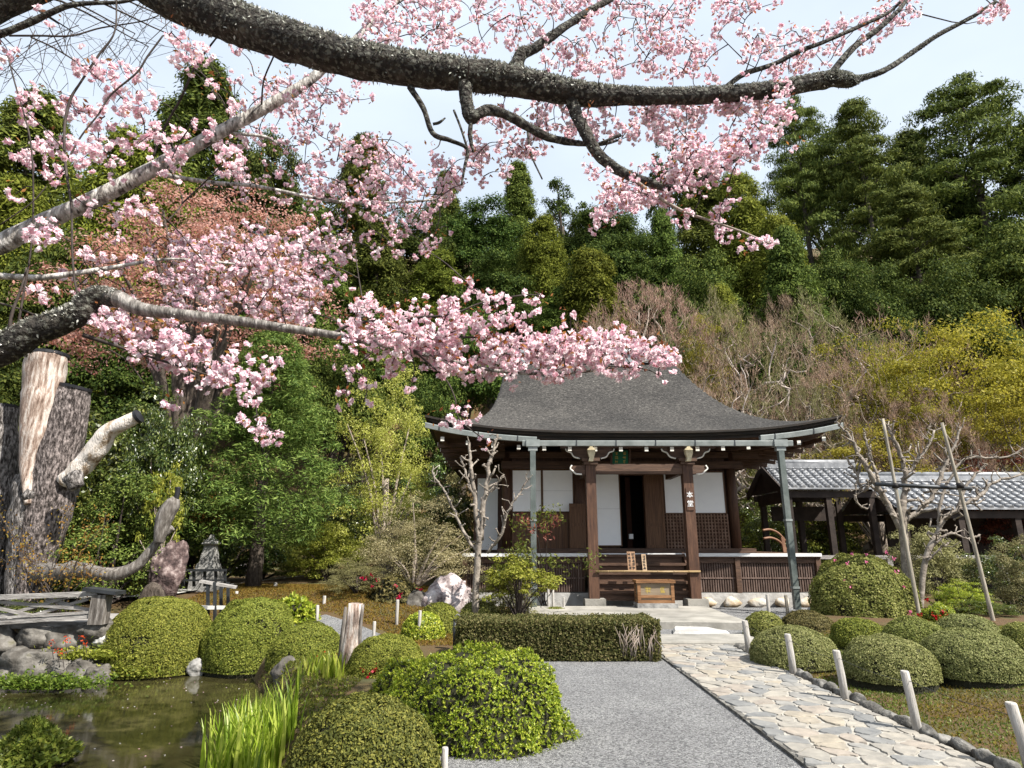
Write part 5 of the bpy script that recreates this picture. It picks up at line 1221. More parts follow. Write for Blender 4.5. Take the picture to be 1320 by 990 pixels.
for f, n in (('top', 15000), ('front', 13000), ('right', 4200), ('left', 3000), ('back', 3000)):
    p, nn_ = hedge_face(n, f); ce = np.array([(hx0 + hx1) / 2, (hy0 + hy1) / 2, hh * .5]); hf = np.array([(hx1 - hx0) / 2, (hy1 - hy0) / 2, hh * .5])
    q = (p - ce) / hf; e = np.sort(np.abs(q), 1)[:, 1]; p = p - nn_ * (.07 * ss(e, .82, 1.0) ** 2 + r_.random(n) ** 1.5 * .06 + .025 * vnoise(p * 3.1, 5) + .02)[:, None]
    ax = unit(nn_ * .4 + rand_dirs(n, r_)); ay = unit(np.cross(ax, unit(nn_ + r_.normal(size=(n, 3)) * .8))); s = .02 * r_.uniform(.6, 1.3, n)
    nb.leaves(p, ax * s[:, None], ay * (s * .5)[:, None])
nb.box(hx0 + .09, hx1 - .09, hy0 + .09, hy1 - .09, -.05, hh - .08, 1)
for k in range(40):                             # bare twigs showing at the thin right end
    a = np.array([r_.uniform(1.45, 1.98), hy0 + .05, r_.uniform(0, .2)]); nb.tube([a, a + np.array([r_.uniform(-.06, .06), -.045, .16]), a + np.array([r_.uniform(-.12, .12), -.05, .3])], [.006, .005, .003], 4, 2)
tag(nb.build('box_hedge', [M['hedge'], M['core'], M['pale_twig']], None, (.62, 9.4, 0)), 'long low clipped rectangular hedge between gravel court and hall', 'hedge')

# ------------------------------------------------------------------ posts and wire
def post(px, pyb, pyt, wpx, label, z0=0.0, group='wooden garden posts', lean=0.0, D=None, matn='post_wood'):
    b0 = G(px, pyb, z0) if D is None else P(px, pyb, D); dep = b0[1] * cP + (b0[2] - EYE) * sP; w = wpx / FPX * dep / 2 * .86; tz = P(px, pyt, b0[1])[2]
    t_ = np.array([b0[0] + lean, b0[1] + rng.normal() * .012, tz]); nb = NB()
    nb.tube([b0 - np.array([0, 0, .15]), b0 * .5 + t_ * .5 + rng.normal(size=3) * .004, t_ - np.array([0, 0, .012]), t_], [w * 1.05, w, w * .97, w * .8], 12, 0, .08, 9, seed=px)
    tag(nb.build('fence_post', M[matn], None, b0), label, 'post', group); return t_
tops = []
tops.append(post(966, 846, 800, 9, 'short pale post at the far end of the path, by the small mound', lean=-.02))
tops.append(post(1024, 873, 817, 10, 'pale post before the wide mound that touches the kerb', lean=-.03))
tops.append(post(1091, 907, 838, 11, 'pale post left of the mound standing alone on the moss', lean=-.04))
tops.append(post(1186, 949, 865, 13, 'largest pale weathered post on the moss edge, nearest the viewer', lean=-.04))
tops.append(post(1332, 1000, 906, 16, 'pale post cut by the right border', lean=-.05))
nb = NB()
for a, b_ in zip(tops, tops[1:]):
    m_ = (a + b_) / 2 - np.array([0, 0, .1]); nb.tube(smooth_path([a - np.array([0, 0, .07]), m_ , b_ - np.array([0, 0, .09])], 6), .0022, 4)
tag(nb.build('fence_wire', M['steel'], None, tops[2]), 'thin slack wire strung between the posts along the moss', 'wire')
post(992, 800, 766, 5, 'thin grey post behind the small mound near the right downpipe'); post(1016, 800, 767, 5, 'thin dark post right beside the foot of the right downpipe', matn='pole')
post(511, 812, 773, 5, 'thin post at the corner of the gravel side path, left of the bright mound'); post(481, 836, 801, 5, 'thin post beside the gravel path, right of the weathered stump')
post(540, 826, 787, 5, 'thin post in front of the bright yellow-green mound'); post(468, 792, 764, 4, 'thin post behind the weathered stump'); post(416, 800, 768, 5, 'thin post in the shade left of the side path')
post(707, 790, 758, 4, 'thin stake left of the right-hand stake by the downpipe', z0=.02); post(713, 790, 760, 4, 'stake close to the foot of the left downpipe', z0=.02); post(727, 792, 770, 3, 'stake at the edge of the terrace shrubs'); post(684, 790, 762, 3, 'stake among the shrubs left of the downpipe'); post(668, 792, 762, 3, 'leftmost stake among the shrubs before the hall')
post(573, 1000, 963, 11, 'stubby round post at the lower border between two near bushes', lean=.0)
for px, pb_, pt, lab in ((262, 782, 754, 'white-topped post left of the metal frame'), (303, 784, 762, 'white-topped post right of the metal frame'), (353, 776, 751, 'white-topped post in front of the fir trunk'), (408, 800, 780, 'short white-topped post by the bright-leaved bush'), (221, 775, 750, 'white-topped post behind the golden mound'), (158, 772, 748, 'white-topped post left of the two pale stakes'), (164, 774, 752, 'left of two pale stakes beside the brown stone'), (172, 774, 752, 'right of two pale stakes beside the brown stone')):
    post(px, pb_, pt, 5, lab, z0=.15, matn='post_wood')
wb = thing('weathered_stump', 'pale weathered upright wooden stump with split side beside the gravel path', 'stump', G(450, 868, -.05)); c_ = np.array(wb.location); nb = NB()
nb.tube([c_ - np.array([0, 0, .2]), c_ + np.array([0, 0, .3]), c_ + np.array([.02, 0, .62]), c_ + np.array([.03, 0, .84])], [.125, .11, .10, .10], 24, 0, .35, 6); nb.build('post', M['bare_wood'], wb)
nb = NB(); nb.tube([c_ + np.array([.13, -.03, -.1]), c_ + np.array([.115, -.03, .5]), c_ + np.array([.13, -.02, .83])], [.03, .026, .02], 8, 0, .2, 6); nb.tube([c_ + np.array([-.12, -.05, -.1]), c_ + np.array([-.10, -.05, .5]), c_ + np.array([-.085, -.04, .80])], [.035, .03, .02], 8, 0, .2, 6); nb.build('side_slat', M['grey_wood'], wb)
# small garden lamp before the hedge
gl = thing('garden_lamp', 'small metal garden lamp with a curved white hood before the hedge end', 'lamp', G(586, 838, 0)); c_ = np.array(gl.location); nb = NB()
nb.tube([c_, c_ + np.array([0, 0, .42])], .03, 10); nb.tube([c_ + np.array([0, 0, .42]), c_ + np.array([0, 0, .44])], [.038, .02], 10); nb.build('pole', M['steel'], gl); nb = NB()
a = np.linspace(-.9, 1.2, 14); 
for i in range(13):
    q = [c_ + np.array([.06 + .085 * math.sin(a[j]) * .5, y_, .33 + .26 * math.sin(a[j] * .9)]) for j in (i, i + 1) for y_ in (-.10, .02)]
v = np.array([[c_ + np.array([.035 + .07 * math.cos(t_), o, .36 + .15 * math.sin(t_)]) for o in (-.05, .05)] for t_ in np.linspace(-1.2, 2.2, 16)]); v2 = np.array([[c_ + np.array([.035 + .058 * math.cos(t_), o, .36 + .138 * math.sin(t_)]) for o in (.05, -.05)] for t_ in np.linspace(-1.2, 2.2, 16)])
nb.grid(np.concatenate([v, v2, v[:, :1]], 1)); nb.build('hood', M['bright_metal'], gl)

# ------------------------------------------------------------------ rocks
def rock(name, label, px, pyb, wpx, pyt, mat, seed, z0=0.0, deep=.8, D=None, rough=.34, group=None, sub=4):
    f = G(px, pyb, z0) if D is None else P(px, pyb, D); dep = f[1] * cP + (f[2] - EYE) * sP; rx = wpx / 2 / FPX * dep; ry = rx * deep; ztop = P(px, pyt, f[1] + ry * .6)[2]; hz = (ztop - f[2])
    nb = NB(); c_ = np.array([f[0], f[1] + ry * .8, f[2] + hz * .35]); rock_into(nb, c_, (rx * 1.12, ry * 1.1, hz * .72), seed, 0, sub, rough, yaw=0)
    tag(nb.build(name, M[mat], None, c_), label, 'rock', group)
rock('pale_rock', 'large pale pink-grey jagged rock left of the hall', 573, 800, 66, 744, 'rose_rock', 401)
rock('dark_rock', 'dark low rock beside the pale jagged rock', 535, 800, 44, 764, 'rock', 402)
rg = 'rocks of the pond wall'
for px, pb_, w, pt, s, lab, m_ in ((20, 884, 92, 832, 411, 'big mossy brown rock at the lower left of the pond wall', 'rock'), (32, 836, 62, 806, 412, 'flat grey rock under the wooden rail, far left', 'rock'), (78, 846, 60, 806, 413, 'tilted tan rock with red flowers in front', 'rock'), (118, 822, 46, 794, 414, 'pale rock under the end post of the rail', 'rock'), (126, 856, 36, 832, 415, 'grey rock touching the golden clipped mound', 'rock'), (62, 880, 60, 848, 416, 'upright pale grey rock at the waterline', 'rock'), (98, 884, 44, 850, 417, 'brown-sided rock at the waterline', 'rock'), (120, 882, 34, 856, 418, 'small pale rock at the waterline beside the golden mound', 'rock'), (104, 844, 26, 826, 419, 'small dark rock between the tan and the grey one', 'rock'), (128, 832, 22, 816, 420, 'fist-sized pale rock below the rail end', 'white_stone'), (-20, 850, 60, 806, 421, 'rock at the left border under the rail', 'rock'), (2, 880, 50, 860, 422, 'low wet rock at the left border', 'rock')):
    rock('wall_rock', lab, px, pb_, w, pt, m_, s, D=9.75 + (pb_ < 860) * .35, group=rg, deep=.7)
rock('pond_rock', 'left of two grey rocks below the small pond-side mound', 364, 892, 44, 852, 'rock', 431, z0=-.35); rock('pond_rock', 'right of two grey rocks below the small pond-side mound', 428, 890, 42, 858, 'rock', 432, z0=-.3)
rock('pond_rock', 'dark flat stone half under the golden mound at the water', 248, 872, 22, 850, 'grey_stone', 433, z0=-.4)
rock('brown_stone', 'smooth dark brown upright stone behind the golden mound', 191, 790, 36, 752, 'trunk', 434, D=12.4, rough=.15, deep=.6)
rock('rose_rock', 'tall reddish streaked rock under the raised end of the lying limb', 207, 772, 46, 692, 'red_rock', 435, D=13.0, deep=.6)
rock('pale_rock', 'pale pinkish rock beyond the garden path near the fir', 318, 742, 42, 722, 'rose_rock', 436, z0=.5)
rock('white_stone', 'bright white small rock in the shade left of the azalea', 1056, 800, 20, 780, 'white_stone', 437)
# pond islet with ferny tuft
rock('islet_rock', 'half-submerged rock under the ferny islet at the lower left', 32, 990, 80, 955, 'rock', 440, z0=-.45)
r_ = np.random.default_rng(91); nb = NB(); c_ = G(36, 972, -.3); n = 5200; p = c_ + np.c_[r_.normal(size=n) * .2, r_.normal(size=n) * .2, np.zeros(n)]; rr = np.hypot(p[:, 0] - c_[0], p[:, 1] - c_[1]); p[:, 2] = -.36 + .30 * np.exp(-(rr / .24) ** 2) + r_.random(n) * .06; p = p[rr < .42]; n = len(p)
ax = unit(np.c_[(p[:, :2] - c_[:2]) * 2.5, np.full(n, .5)] + r_.normal(size=(n, 3)) * .6); s = r_.uniform(.018, .05, n); nb.leaves(p, ax * s[:, None], unit(np.cross(ax, rand_dirs(n, r_))) * (s * .4)[:, None]); 
tag(nb.build('fern_tuft', M['fern'], None, c_), 'mossy fern tuft growing on the islet in the pond', 'fern')
# ground plants along the pond wall
for nm, lab, px, py, z0, nn_, sx, m_ in (('bank_plants', 'low leafy green plants at the waterline under the pond wall', 40, 889, -.35, 3600, .42, 'grass'), ('bank_plants', 'yellow-green seedlings between the pond wall rocks', 108, 850, -.1, 1500, .3, 'limeleaf'), ('bank_plants', 'bright shoots at the foot of the golden mound', 150, 872, -.33, 1500, .25, 'limeleaf')):
    nb = NB(); c_ = G(px, py, z0); n = nn_; p = c_ + np.c_[r_.normal(size=n) * sx, np.abs(r_.normal(size=n)) * .16, np.abs(r_.normal(size=n)) * .07]; ax = unit(r_.normal(size=(n, 3)) * np.array([1, 1, .4]) + np.array([0, 0, .5])); s = r_.uniform(.015, .035, n); nb.leaves(p, ax * s[:, None], unit(np.cross(ax, rand_dirs(n, r_))) * (s * .5)[:, None])
    tag(nb.build(nm, M[m_], None, c_), lab, 'plants')
nb = NB()
for px, py in ((66, 828), (74, 838), (80, 842), (106, 822), (110, 830), (84, 824)):
    c_ = P(px, py, 9.62); pp = c_ + r_.normal(size=(16, 3)) * .025; ax = rand_dirs(16, r_) * .015; nb.leaves(pp, ax, unit(np.cross(ax, rand_dirs(16, r_))) * .010, 0); nb.tube([P(px, py, 9.64), P(px + 3, py + 22, 9.72)], .004, 4, 1)
tag(nb.build('red_flowers', [M['redflower'], M['twig']], None, P(80, 838, 9.6)), 'red flowers in front of the tan rock of the pond wall', 'flowers')
# irises
def irises(name, label, rows, n, seed, h=(.28, .58)):
    r = np.random.default_rng(seed); nb = NB()
    for k in range(n):
        px, py = rows[int(r.integers(len(rows)))]; b0 = G(px + r.normal() * 13, py + r.normal() * 7, -.36); b0[2] = max(-.42, float(H(b0[0], b0[1]))); L_ = r.uniform(*h); a = r.uniform(0, 6.28); ben = r.uniform(.05, .4) * L_; w = r.uniform(.009, .016)
        t_ = np.linspace(0, 1, 6); cx = b0 + np.outer(t_, [0, 0, L_]) + np.outer(t_ ** 2.2, [math.cos(a) * ben, math.sin(a) * ben, -ben * .25]); sd = np.array([math.cos(a + 1.3), math.sin(a + 1.3), 0]); ww = w * (1 - t_ ** 2.5) + .001
        nb.grid(np.stack([cx - sd * ww[:, None], cx + sd * ww[:, None]], 1), 0, False)
    tag(nb.build(name, M['iris'], None, G(*rows[0], -.38)), label, 'iris')
irises('iris_clump', 'large clump of upright bright green iris blades in the pond', [(298, 985), (312, 972), (328, 962), (345, 956), (340, 985), (362, 975), (320, 1000), (290, 1000)], 520, 92, (.30, .62))
irises('iris_clump', 'smaller clump of iris blades before the right pond rock', [(412, 913), (420, 910), (427, 913)], 90, 93, (.16, .32))
# moss carpet: short blades
r_ = np.random.default_rng(94); nb = NB(); n = 130000; p = np.c_[r_.uniform(PX1 + .2, 11.5, n), 2.8 + r_.random(n) ** 1.0 * 8.2, np.zeros(n)]
p = p[(p[:, 0] - 3.3) < p[:, 1] * .95]; p[:, 2] = H(p[:, 0], p[:, 1]); n = len(p); ax = unit(r_.normal(size=(n, 3)) * .7 + np.array([0, 0, 1])); s = r_.uniform(.008, .019, n) * (1 + p[:, 1] * .03)
k = vnoise(p * 1.7, 8) + r_.normal(size=n) * .4 > -.02
for q, m_ in ((~k, 0), (k, 1)): nb.leaves(p[q] + np.array([0, 0, .008]), ax[q] * s[q, None], unit(np.cross(ax[q], rand_dirs(int(q.sum()), r_))) * (s[q] * .32)[:, None], m_)
tag(nb.build('moss', [M['mossb'], M['fern']]), 'brown and green moss carpet around the clipped mounds', 'moss', kind='stuff')
nb = NB(); n = 70000; p = np.c_[r_.uniform(-7, .2, n), r_.uniform(10.4, 17, n), np.zeros(n)]; p[:, 2] = H(p[:, 0], p[:, 1]) + .01; ax = unit(r_.normal(size=(n, 3)) * .7 + np.array([0, 0, 1])); s = r_.uniform(.015, .035, n)
k = np.min(np.linalg.norm(p[:, None, :2] - cl[None, ::3, :], axis=2), 1) > .62; p, ax, s = p[k], ax[k], s[k]
nb.leaves(p, ax * s[:, None], unit(np.cross(ax, rand_dirs(len(p), r_))) * (s * .32)[:, None]); tag(nb.build('moss', [M['mossb']]), 'brown moss lawn behind the pond', 'moss', kind='stuff')
nb = NB(); n = 30000; p = np.c_[r_.uniform(-3.6, -.3, n), r_.uniform(4.5, 10.6, n), np.zeros(n)]; p[:, 2] = H(p[:, 0], p[:, 1]) + .01
k = (p[:, 2] > -.36) & (p[:, 0] < -1.75 + (p[:, 1] < 6) * 1.2); p = p[k]; n = len(p); ax = unit(r_.normal(size=(n, 3)) * .7 + np.array([0, 0, 1])); s = r_.uniform(.012, .03, n)
nb.leaves(p, ax * s[:, None], unit(np.cross(ax, rand_dirs(n, r_))) * (s * .35)[:, None]); tag(nb.build('ground_cover', [M['fern']]), 'low ground cover between the pond and the gravel', 'ground cover', kind='stuff')

# ------------------------------------------------------------------ wooden rail of the little bridge, stone lantern, sluice frame
br = thing('bridge_rail', 'weathered grey wooden bridge railing with crossed laths at the left border', 'railing', P(60, 800, 10.1)); DB = 10.1
def pb(a, b_, w, h, D=DB, nb_=None): nb_.beam(P(*a, D), P(*b_, D), w, h)
nb = NB(); pb((-60, 772), (128, 765), .10, .07, nb_=nb); nb.build('top_rail', M['rail_wood'], br)
nb = NB(); pb((-60, 806), (132, 793), .12, .07, nb_=nb); nb.build('bottom_rail', M['rail_wood'], br)
nb = NB(); pb((-60, 800), (132, 788), .05, .03, DB - .05, nb); nb.build('ledge', M['rail_wood'], br)
for a, b_, o in (((-40, 775), (60, 798), .0), ((0, 776), (122, 786), .03), ((-10, 798), (86, 770), .06), ((20, 800), (114, 772), .09), ((60, 772), (125, 790), .12), ((-60, 782), (30, 797), .15)):
    nb = NB(); pb(a, b_, .045, .045, DB + .0 + o * .4 + .02, nb); nb.build('lath', M['rail_wood'], br)
p0 = P(127, 800, DB); p1 = P(128, 770, DB); nb = NB(); nb.box(p0[0] - .11, p0[0] + .11, DB - .09, DB + .09, p0[2] - .05, p1[2] + .04); nb.build('post', M['grey_wood'], br)
nb = NB(); z = p1[2] + .042; nb.hexa([(p0[0] - .24, DB - .13, z + .06), (p0[0] - .24, DB - .13, z + .11), (p0[0] - .24, DB + .13, z + .06), (p0[0] - .24, DB + .13, z + .11), (p0[0] + .28, DB - .13, z), (p0[0] + .28, DB - .13, z + .05), (p0[0] + .28, DB + .13, z), (p0[0] + .28, DB + .13, z + .05)]); nb.build('post_cap', M['steel'], br)
nb = NB(); nb.box(P(-80, 800, DB)[0], p0[0] + .1, DB + .2, DB + 1.4, p0[2] - .14, p0[2] - .04); nb.build('deck', M['rail_wood'], br)
sl = thing('stone_lantern', 'old grey tapering stone lantern with small spread cap on a dark stepped base', 'stone lantern', P(268, 740, 15.2)); c_ = np.array(sl.location); zt = lambda py: P(268, py, 15.2)[2]; u = 17.5 / 800
def sq(nb, w0, w1, za, zb): nb.hexa([(c_[0] + i * w, c_[1] + j * w, z) for (i, j, k_) in [(a, b_, c__) for a in (-1, 1) for b_ in (-1, 1) for c__ in (0, 1)] for w, z in [((w0, za), (w1, zb))[k_]]])
nb = NB(); sq(nb, .30, .28, zt(746) - .6, zt(735)); sq(nb, .22, .19, zt(735) + .002, zt(726)); nb.build('base', M['grey_stone'], sl)
nb = NB(); sq(nb, .17, .115, zt(726) + .002, zt(704)); nb.build('body', M['grey_stone'], sl)
nb = NB(); sq(nb, .10, .17, zt(704) + .002, zt(701)); sq(nb, .17, .07, zt(701) + .001, zt(694)); sq(nb, .06, .03, zt(694), zt(689)); nb.build('roof', M['grey_stone'], sl)
nb = NB(); D = 14.6
for px in (236, 250, 264, 278, 290): nb.beam(P(px, 756, D), P(px, 735, D), .05, .05, 0, (0, 1, 0))
nb.beam(P(234, 735, D - .06), P(292, 735, D - .06), .06, .05); nb.beam(P(234, 748, D - .06), P(292, 748, D - .06), .04, .04)
tag(nb.build('low_fence', M['steel'], None, P(262, 756, D)), 'low dark fence in front of the stone lantern', 'fence')
sf = thing('sluice_frame', 'dark metal frame with thin legs beside the golden mound', 'metal frame', P(284, 800, 11.6)); D = 11.6; nb = NB()
for px, d in ((268, 0), (277, 0), (285, .5), (294, .5)):
    nb = NB(); nb.beam(P(px, 806, D + d), P(px, 750, D + d), .045, .045, 0, (0, 1, 0)); nb.build('leg', M['steel'], sf)
nb = NB(); nb.beam(P(258, 749, D + .05), P(305, 757, D + .25), .3, .04); nb.build('top', M['rail_wood'], sf); nb = NB(); nb.beam(P(262, 783, D - .1), P(300, 783, D + .45), .22, .06); nb.build('plank', M['concrete'], sf)
# petals fallen on the pond
n = 150; p = np.c_[r_.uniform(-8.5, -2.6, n), r_.uniform(6.2, 10.2, n), np.full(n, -.396)]; p = p[H(p[:, 0], p[:, 1]) < -.55]; n = len(p); a = r_.uniform(0, 6.28, n); ax = np.c_[np.cos(a), np.sin(a), r_.normal(size=n) * .05] * .011
nb = NB(); nb.leaves(p, ax, np.cross(ax, np.array([0, 0, 1.0])) * .8); tag(nb.build('fallen_petals', M['petal']), 'pale petals floating on the dark pond water', 'petals', kind='stuff')
# ------------------------------------------------------------------ the flowering cherry
r_ = np.random.default_rng(101)
TX, TY = -4.9, 3.7
ch = thing('cherry_tree', 'old cherry with dark lichen-covered limbs and double pink blossom spreading overhead', 'tree', (TX, TY, -.1))
def cl_(rows, n=6):                            # rows of px, py, D, width in px -> centre line with radii
    p = np.array([np.r_[P(a, b_, D), w / 2 / ppm(D, P(a, b_, D)[2])] for a, b_, D, w in rows]); return smooth_path(p, n)
NET = []                                        # points that twigs may spring from
def limb(rows, mat, rough=.12, k=12, start=None, lichen=0, name='limb', parent=None, net=True, n=6, scars=0):
    l = cl_(rows, n)
    if start is not None: l = smooth_path(np.vstack([np.asarray(start, float), l[::3], l[-1:]]), 4)
    nb = NB(); nb.tube(l[:, :3], l[:, 3] * (.9 if lichen else {'twig': .68, 'birch': .88}.get(mat, 1)), k, 0, rough, 14)
    o = nb.build(name, M[mat], parent or ch)
    if lichen:
        nb = NB(); t_ = r_.random(lichen) ** .9 * (len(l) - 1.01); i = t_.astype(int); f = (t_ - i)[:, None]; q = l[i] * (1 - f) + l[i + 1] * f; tg = unit(l[i + 1, :3] - l[i, :3])
        d = rand_dirs(lichen, r_); d[:, 2] += .35; d = unit(d - tg * (d * tg).sum(1)[:, None]); keep = vnoise(q[:, :3] * 7 + d * 1.3, 3) + d[:, 2] * .9 > -.1 + r_.normal(size=lichen) * .3; q, d, tg = q[keep], d[keep], tg[keep]; n_ = len(q)
        p = q[:, :3] + d * (q[:, 3:4] * r_.uniform(.89, 1.0, (n_, 1))); ax = unit(d * .9 + rand_dirs(n_, r_) * .8); s = r_.uniform(.006, .02, n_) * np.clip(q[:, 3] / .09, .45, 1.15)
        nb.leaves(p, ax * s[:, None], unit(np.cross(ax, rand_dirs(n_, r_))) * (s * .42)[:, None]); nb.build('lichen', M['lichen'], o)['kind'] = 'stuff'
    if net:
        for q in l[::1]: NET.append(q[:3])
    return o
# trunk stands just outside the view
lt = np.array([[TX, TY, -.3, .42], [TX + .02, TY, .5, .36], [TX + .1, TY + .02, 1.6, .31], [TX + .12, TY + .1, 2.6, .30], [TX + .2, TY + .1, 4.2, .25], [TX + .5, TY + .2, 5.6, .22]])
l = smooth_path(lt, 6); nb = NB(); nb.tube(l[:, :3], l[:, 3], 20, 0, .14, 6); nb.build('trunk', M['bark'], ch)
T0 = [[TX + .2, TY + .1, 4.2, .22], [TX + .55, TY + .25, 5.5, .2]]
limb([(150, -60, 4.2, 62), (215, -6, 4.2, 60), (270, 16, 4.2, 58), (333, 40, 4.2, 56), (440, 72, 4.2, 51), (540, 90, 4.25, 47), (640, 101, 4.3, 43), (740, 120, 4.35, 33), (800, 124, 4.4, 26), (880, 124, 4.4, 23), (980, 118, 4.45, 23), (1040, 108, 4.45, 23), (1076, 102, 4.45, 22), (1096, 105, 4.45, 19), (1110, 101, 4.45, 9), (1140, 91, 4.45, 7.5), (1170, 72, 4.5, 7), (1210, 45, 4.5, 6), (1250, 24, 4.5, 5), (1282, 4, 4.5, 4)], 'bark', .17, 20, T0, lichen=26000)
limb([(1070, 98, 4.45, 10), (1085, 78, 4.45, 9), (1105, 57, 4.5, 8), (1135, 35, 4.5, 7), (1165, 5, 4.55, 5), (1178, -25, 4.6, 4)], 'bark', .12, 8)
limb([(936, 112, 4.42, 7), (960, 95, 4.45, 7), (997, 83, 4.5, 6), (1030, 66, 4.5, 6), (1060, 55, 4.5, 5), (1110, 33, 4.55, 5), (1147, 15, 4.6, 4), (1170, -8, 4.6, 3)], 'bark', .12, 8)
limb([(664, 92, 4.3, 20), (672, 70, 4.3, 19), (690, 62, 4.35, 14), (723, 38, 4.4, 12), (760, 14, 4.5, 10), (800, -8, 4.6, 7)], 'bark', .2, 10, lichen=700)
limb([(600, 108, 4.25, 20), (602, 135, 4.25, 19), (607, 152, 4.25, 18), (618, 146, 4.25, 14), (632, 142, 4.3, 15), (657, 150, 4.3, 14), (680, 163, 4.35, 13), (707, 177, 4.4, 12), (740, 184, 4.5, 9), (775, 186, 4.6, 5), (800, 180, 4.7, 3)], 'bark', .2, 10, lichen=900)
limb([(734, 125, 4.35, 20), (742, 145, 4.35, 18), (755, 172, 4.3, 17), (770, 198, 4.3, 16), (790, 215, 4.3, 15), (813, 227, 4.3, 14), (840, 236, 4.3, 11), (862, 242, 4.3, 9), (900, 233, 4.3, 7), (940, 212, 4.3, 6), (980, 177, 4.35, 4), (1012, 142, 4.4, 3)], 'bark', .16, 10, lichen=900)
limb([(815, 230, 4.3, 5), (845, 252, 4.25, 4.5), (880, 272, 4.25, 4), (920, 286, 4.2, 3), (960, 300, 4.2, 2.5), (992, 314, 4.2, 2)], 'pale_twig', .08, 6)
limb([(528, 112, 4.25, 8), (546, 140, 4.25, 7), (558, 172, 4.25, 7), (580, 181, 4.25, 6), (602, 192, 4.25, 5), (599, 215, 4.25, 4), (595, 238, 4.25, 3)], 'bark', .16, 7)
limb([(607, 158, 4.25, 6), (606, 176, 4.25, 6), (610, 196, 4.25, 3)], 'bark', .16, 6); limb([(558, 160, 4.25, 4), (566, 158, 4.25, 4), (574, 152, 4.25, 2)], 'bark', .1, 6)
limb([(585, 142, 4.25, 3), (594, 165, 4.25, 3), (602, 190, 4.25, 3)], 'bark', .1, 6, net=False); limb([(680, 170, 4.35, 3), (685, 200, 4.3, 2.5), (699, 231, 4.3, 2)], 'bark', .1, 6, net=False); limb([(770, 186, 4.32, 4), (785, 180, 4.3, 4), (800, 174, 4.3, 5)], 'bark', .1, 6, net=False)
# silver-barked limb
Tb = [[TX + .1, TY + .02, 2.5, .16], [TX + .5, TY + .3, 3.0, .13]]
limb([(-40, 330, 4.4, 30), (0, 315, 4.4, 28), (60, 285, 4.45, 25), (130, 253, 4.5, 23), (200, 216, 4.55, 21), (260, 183, 4.6, 19), (330, 145, 4.7, 17), (390, 110, 4.75, 15), (440, 68, 4.8, 10), (480, 28, 4.9, 8), (520, -4, 5.0, 6)], 'birch', .08, 14, Tb)
limb([(203, 222, 4.55, 8), (230, 229, 4.6, 7), (280, 236, 4.7, 6), (330, 240, 4.8, 5.5), (400, 254, 4.9, 5), (450, 261, 5.0, 4.5), (530, 260, 5.1, 3.5), (585, 254, 5.2, 2.5)], 'birch', .08, 7)
limb([(300, 172, 4.65, 5), (340, 176, 4.75, 4.5), (360, 186, 4.8, 4)], 'birch', .08, 6)
# low elbowed limb
Tc = [[TX + .1, TY, 1.7, .22], [TX + .6, TY + .06, 2.2, .19]]
limb([(-50, 462, 3.9, 47), (0, 452, 3.9, 43), (40, 430, 3.9, 39), (80, 415, 3.9, 36), (103, 404, 3.9, 34), (112, 390, 3.9, 30), (128, 381, 3.9, 26), (150, 385, 3.9, 24)], 'bark', .16, 18, Tc, lichen=3000, n=7)
limb([(140, 382, 3.9, 25), (155, 386, 3.9, 23.5), (180, 398, 3.9, 20), (230, 405, 3.9, 16), (300, 413, 3.95, 15), (360, 422, 3.95, 13), (430, 432, 4.0, 11), (500, 446, 4.0, 8), (560, 460, 4.0, 6), (640, 478, 4.05, 5), (720, 482, 4.1, 4), (790, 474, 4.15, 3), (850, 462, 4.2, 2)], 'bough', .10, 14, lichen=250, n=7)
limb([(430, 429, 4.0, 6), (455, 418, 4.0, 5.5), (500, 412, 4.0, 5), (540, 409, 4.0, 4.5), (583, 405, 4.0, 4), (622, 390, 4.0, 3.5), (670, 381, 4.0, 3), (692, 380, 4.0, 2)], 'twig', .1, 7)
limb([(500, 416, 4.0, 4), (520, 438, 3.98, 4), (545, 462, 3.95, 4), (573, 487, 3.95, 3.5), (586, 512, 3.95, 3), (592, 540, 3.95, 2.5), (622, 565, 3.95, 2)], 'twig', .1, 6)
limb([(560, 432, 4.0, 4), (640, 437, 4.1, 4), (720, 444, 4.2, 3.5), (790, 440, 4.25, 3), (860, 458, 4.3, 2)], 'twig', .1, 6)
limb([(-40, 358, 4.1, 11), (0, 356, 4.1, 10), (50, 358, 4.15, 9), (100, 352, 4.2, 8), (150, 344, 4.3, 6), (220, 334, 4.4, 4), (300, 340, 4.6, 3)], 'birch', .08, 8, [[TX + .1, TY + .02, 2.4, .1], [TX + .4, TY + .2, 2.7, .06]])
limb([(108, 432, 3.9, 9), (150, 446, 3.9, 6), (200, 462, 3.9, 5), (250, 478, 3.88, 4), (290, 490, 3.85, 3), (330, 505, 3.85, 2)], 'twig', .1, 6)
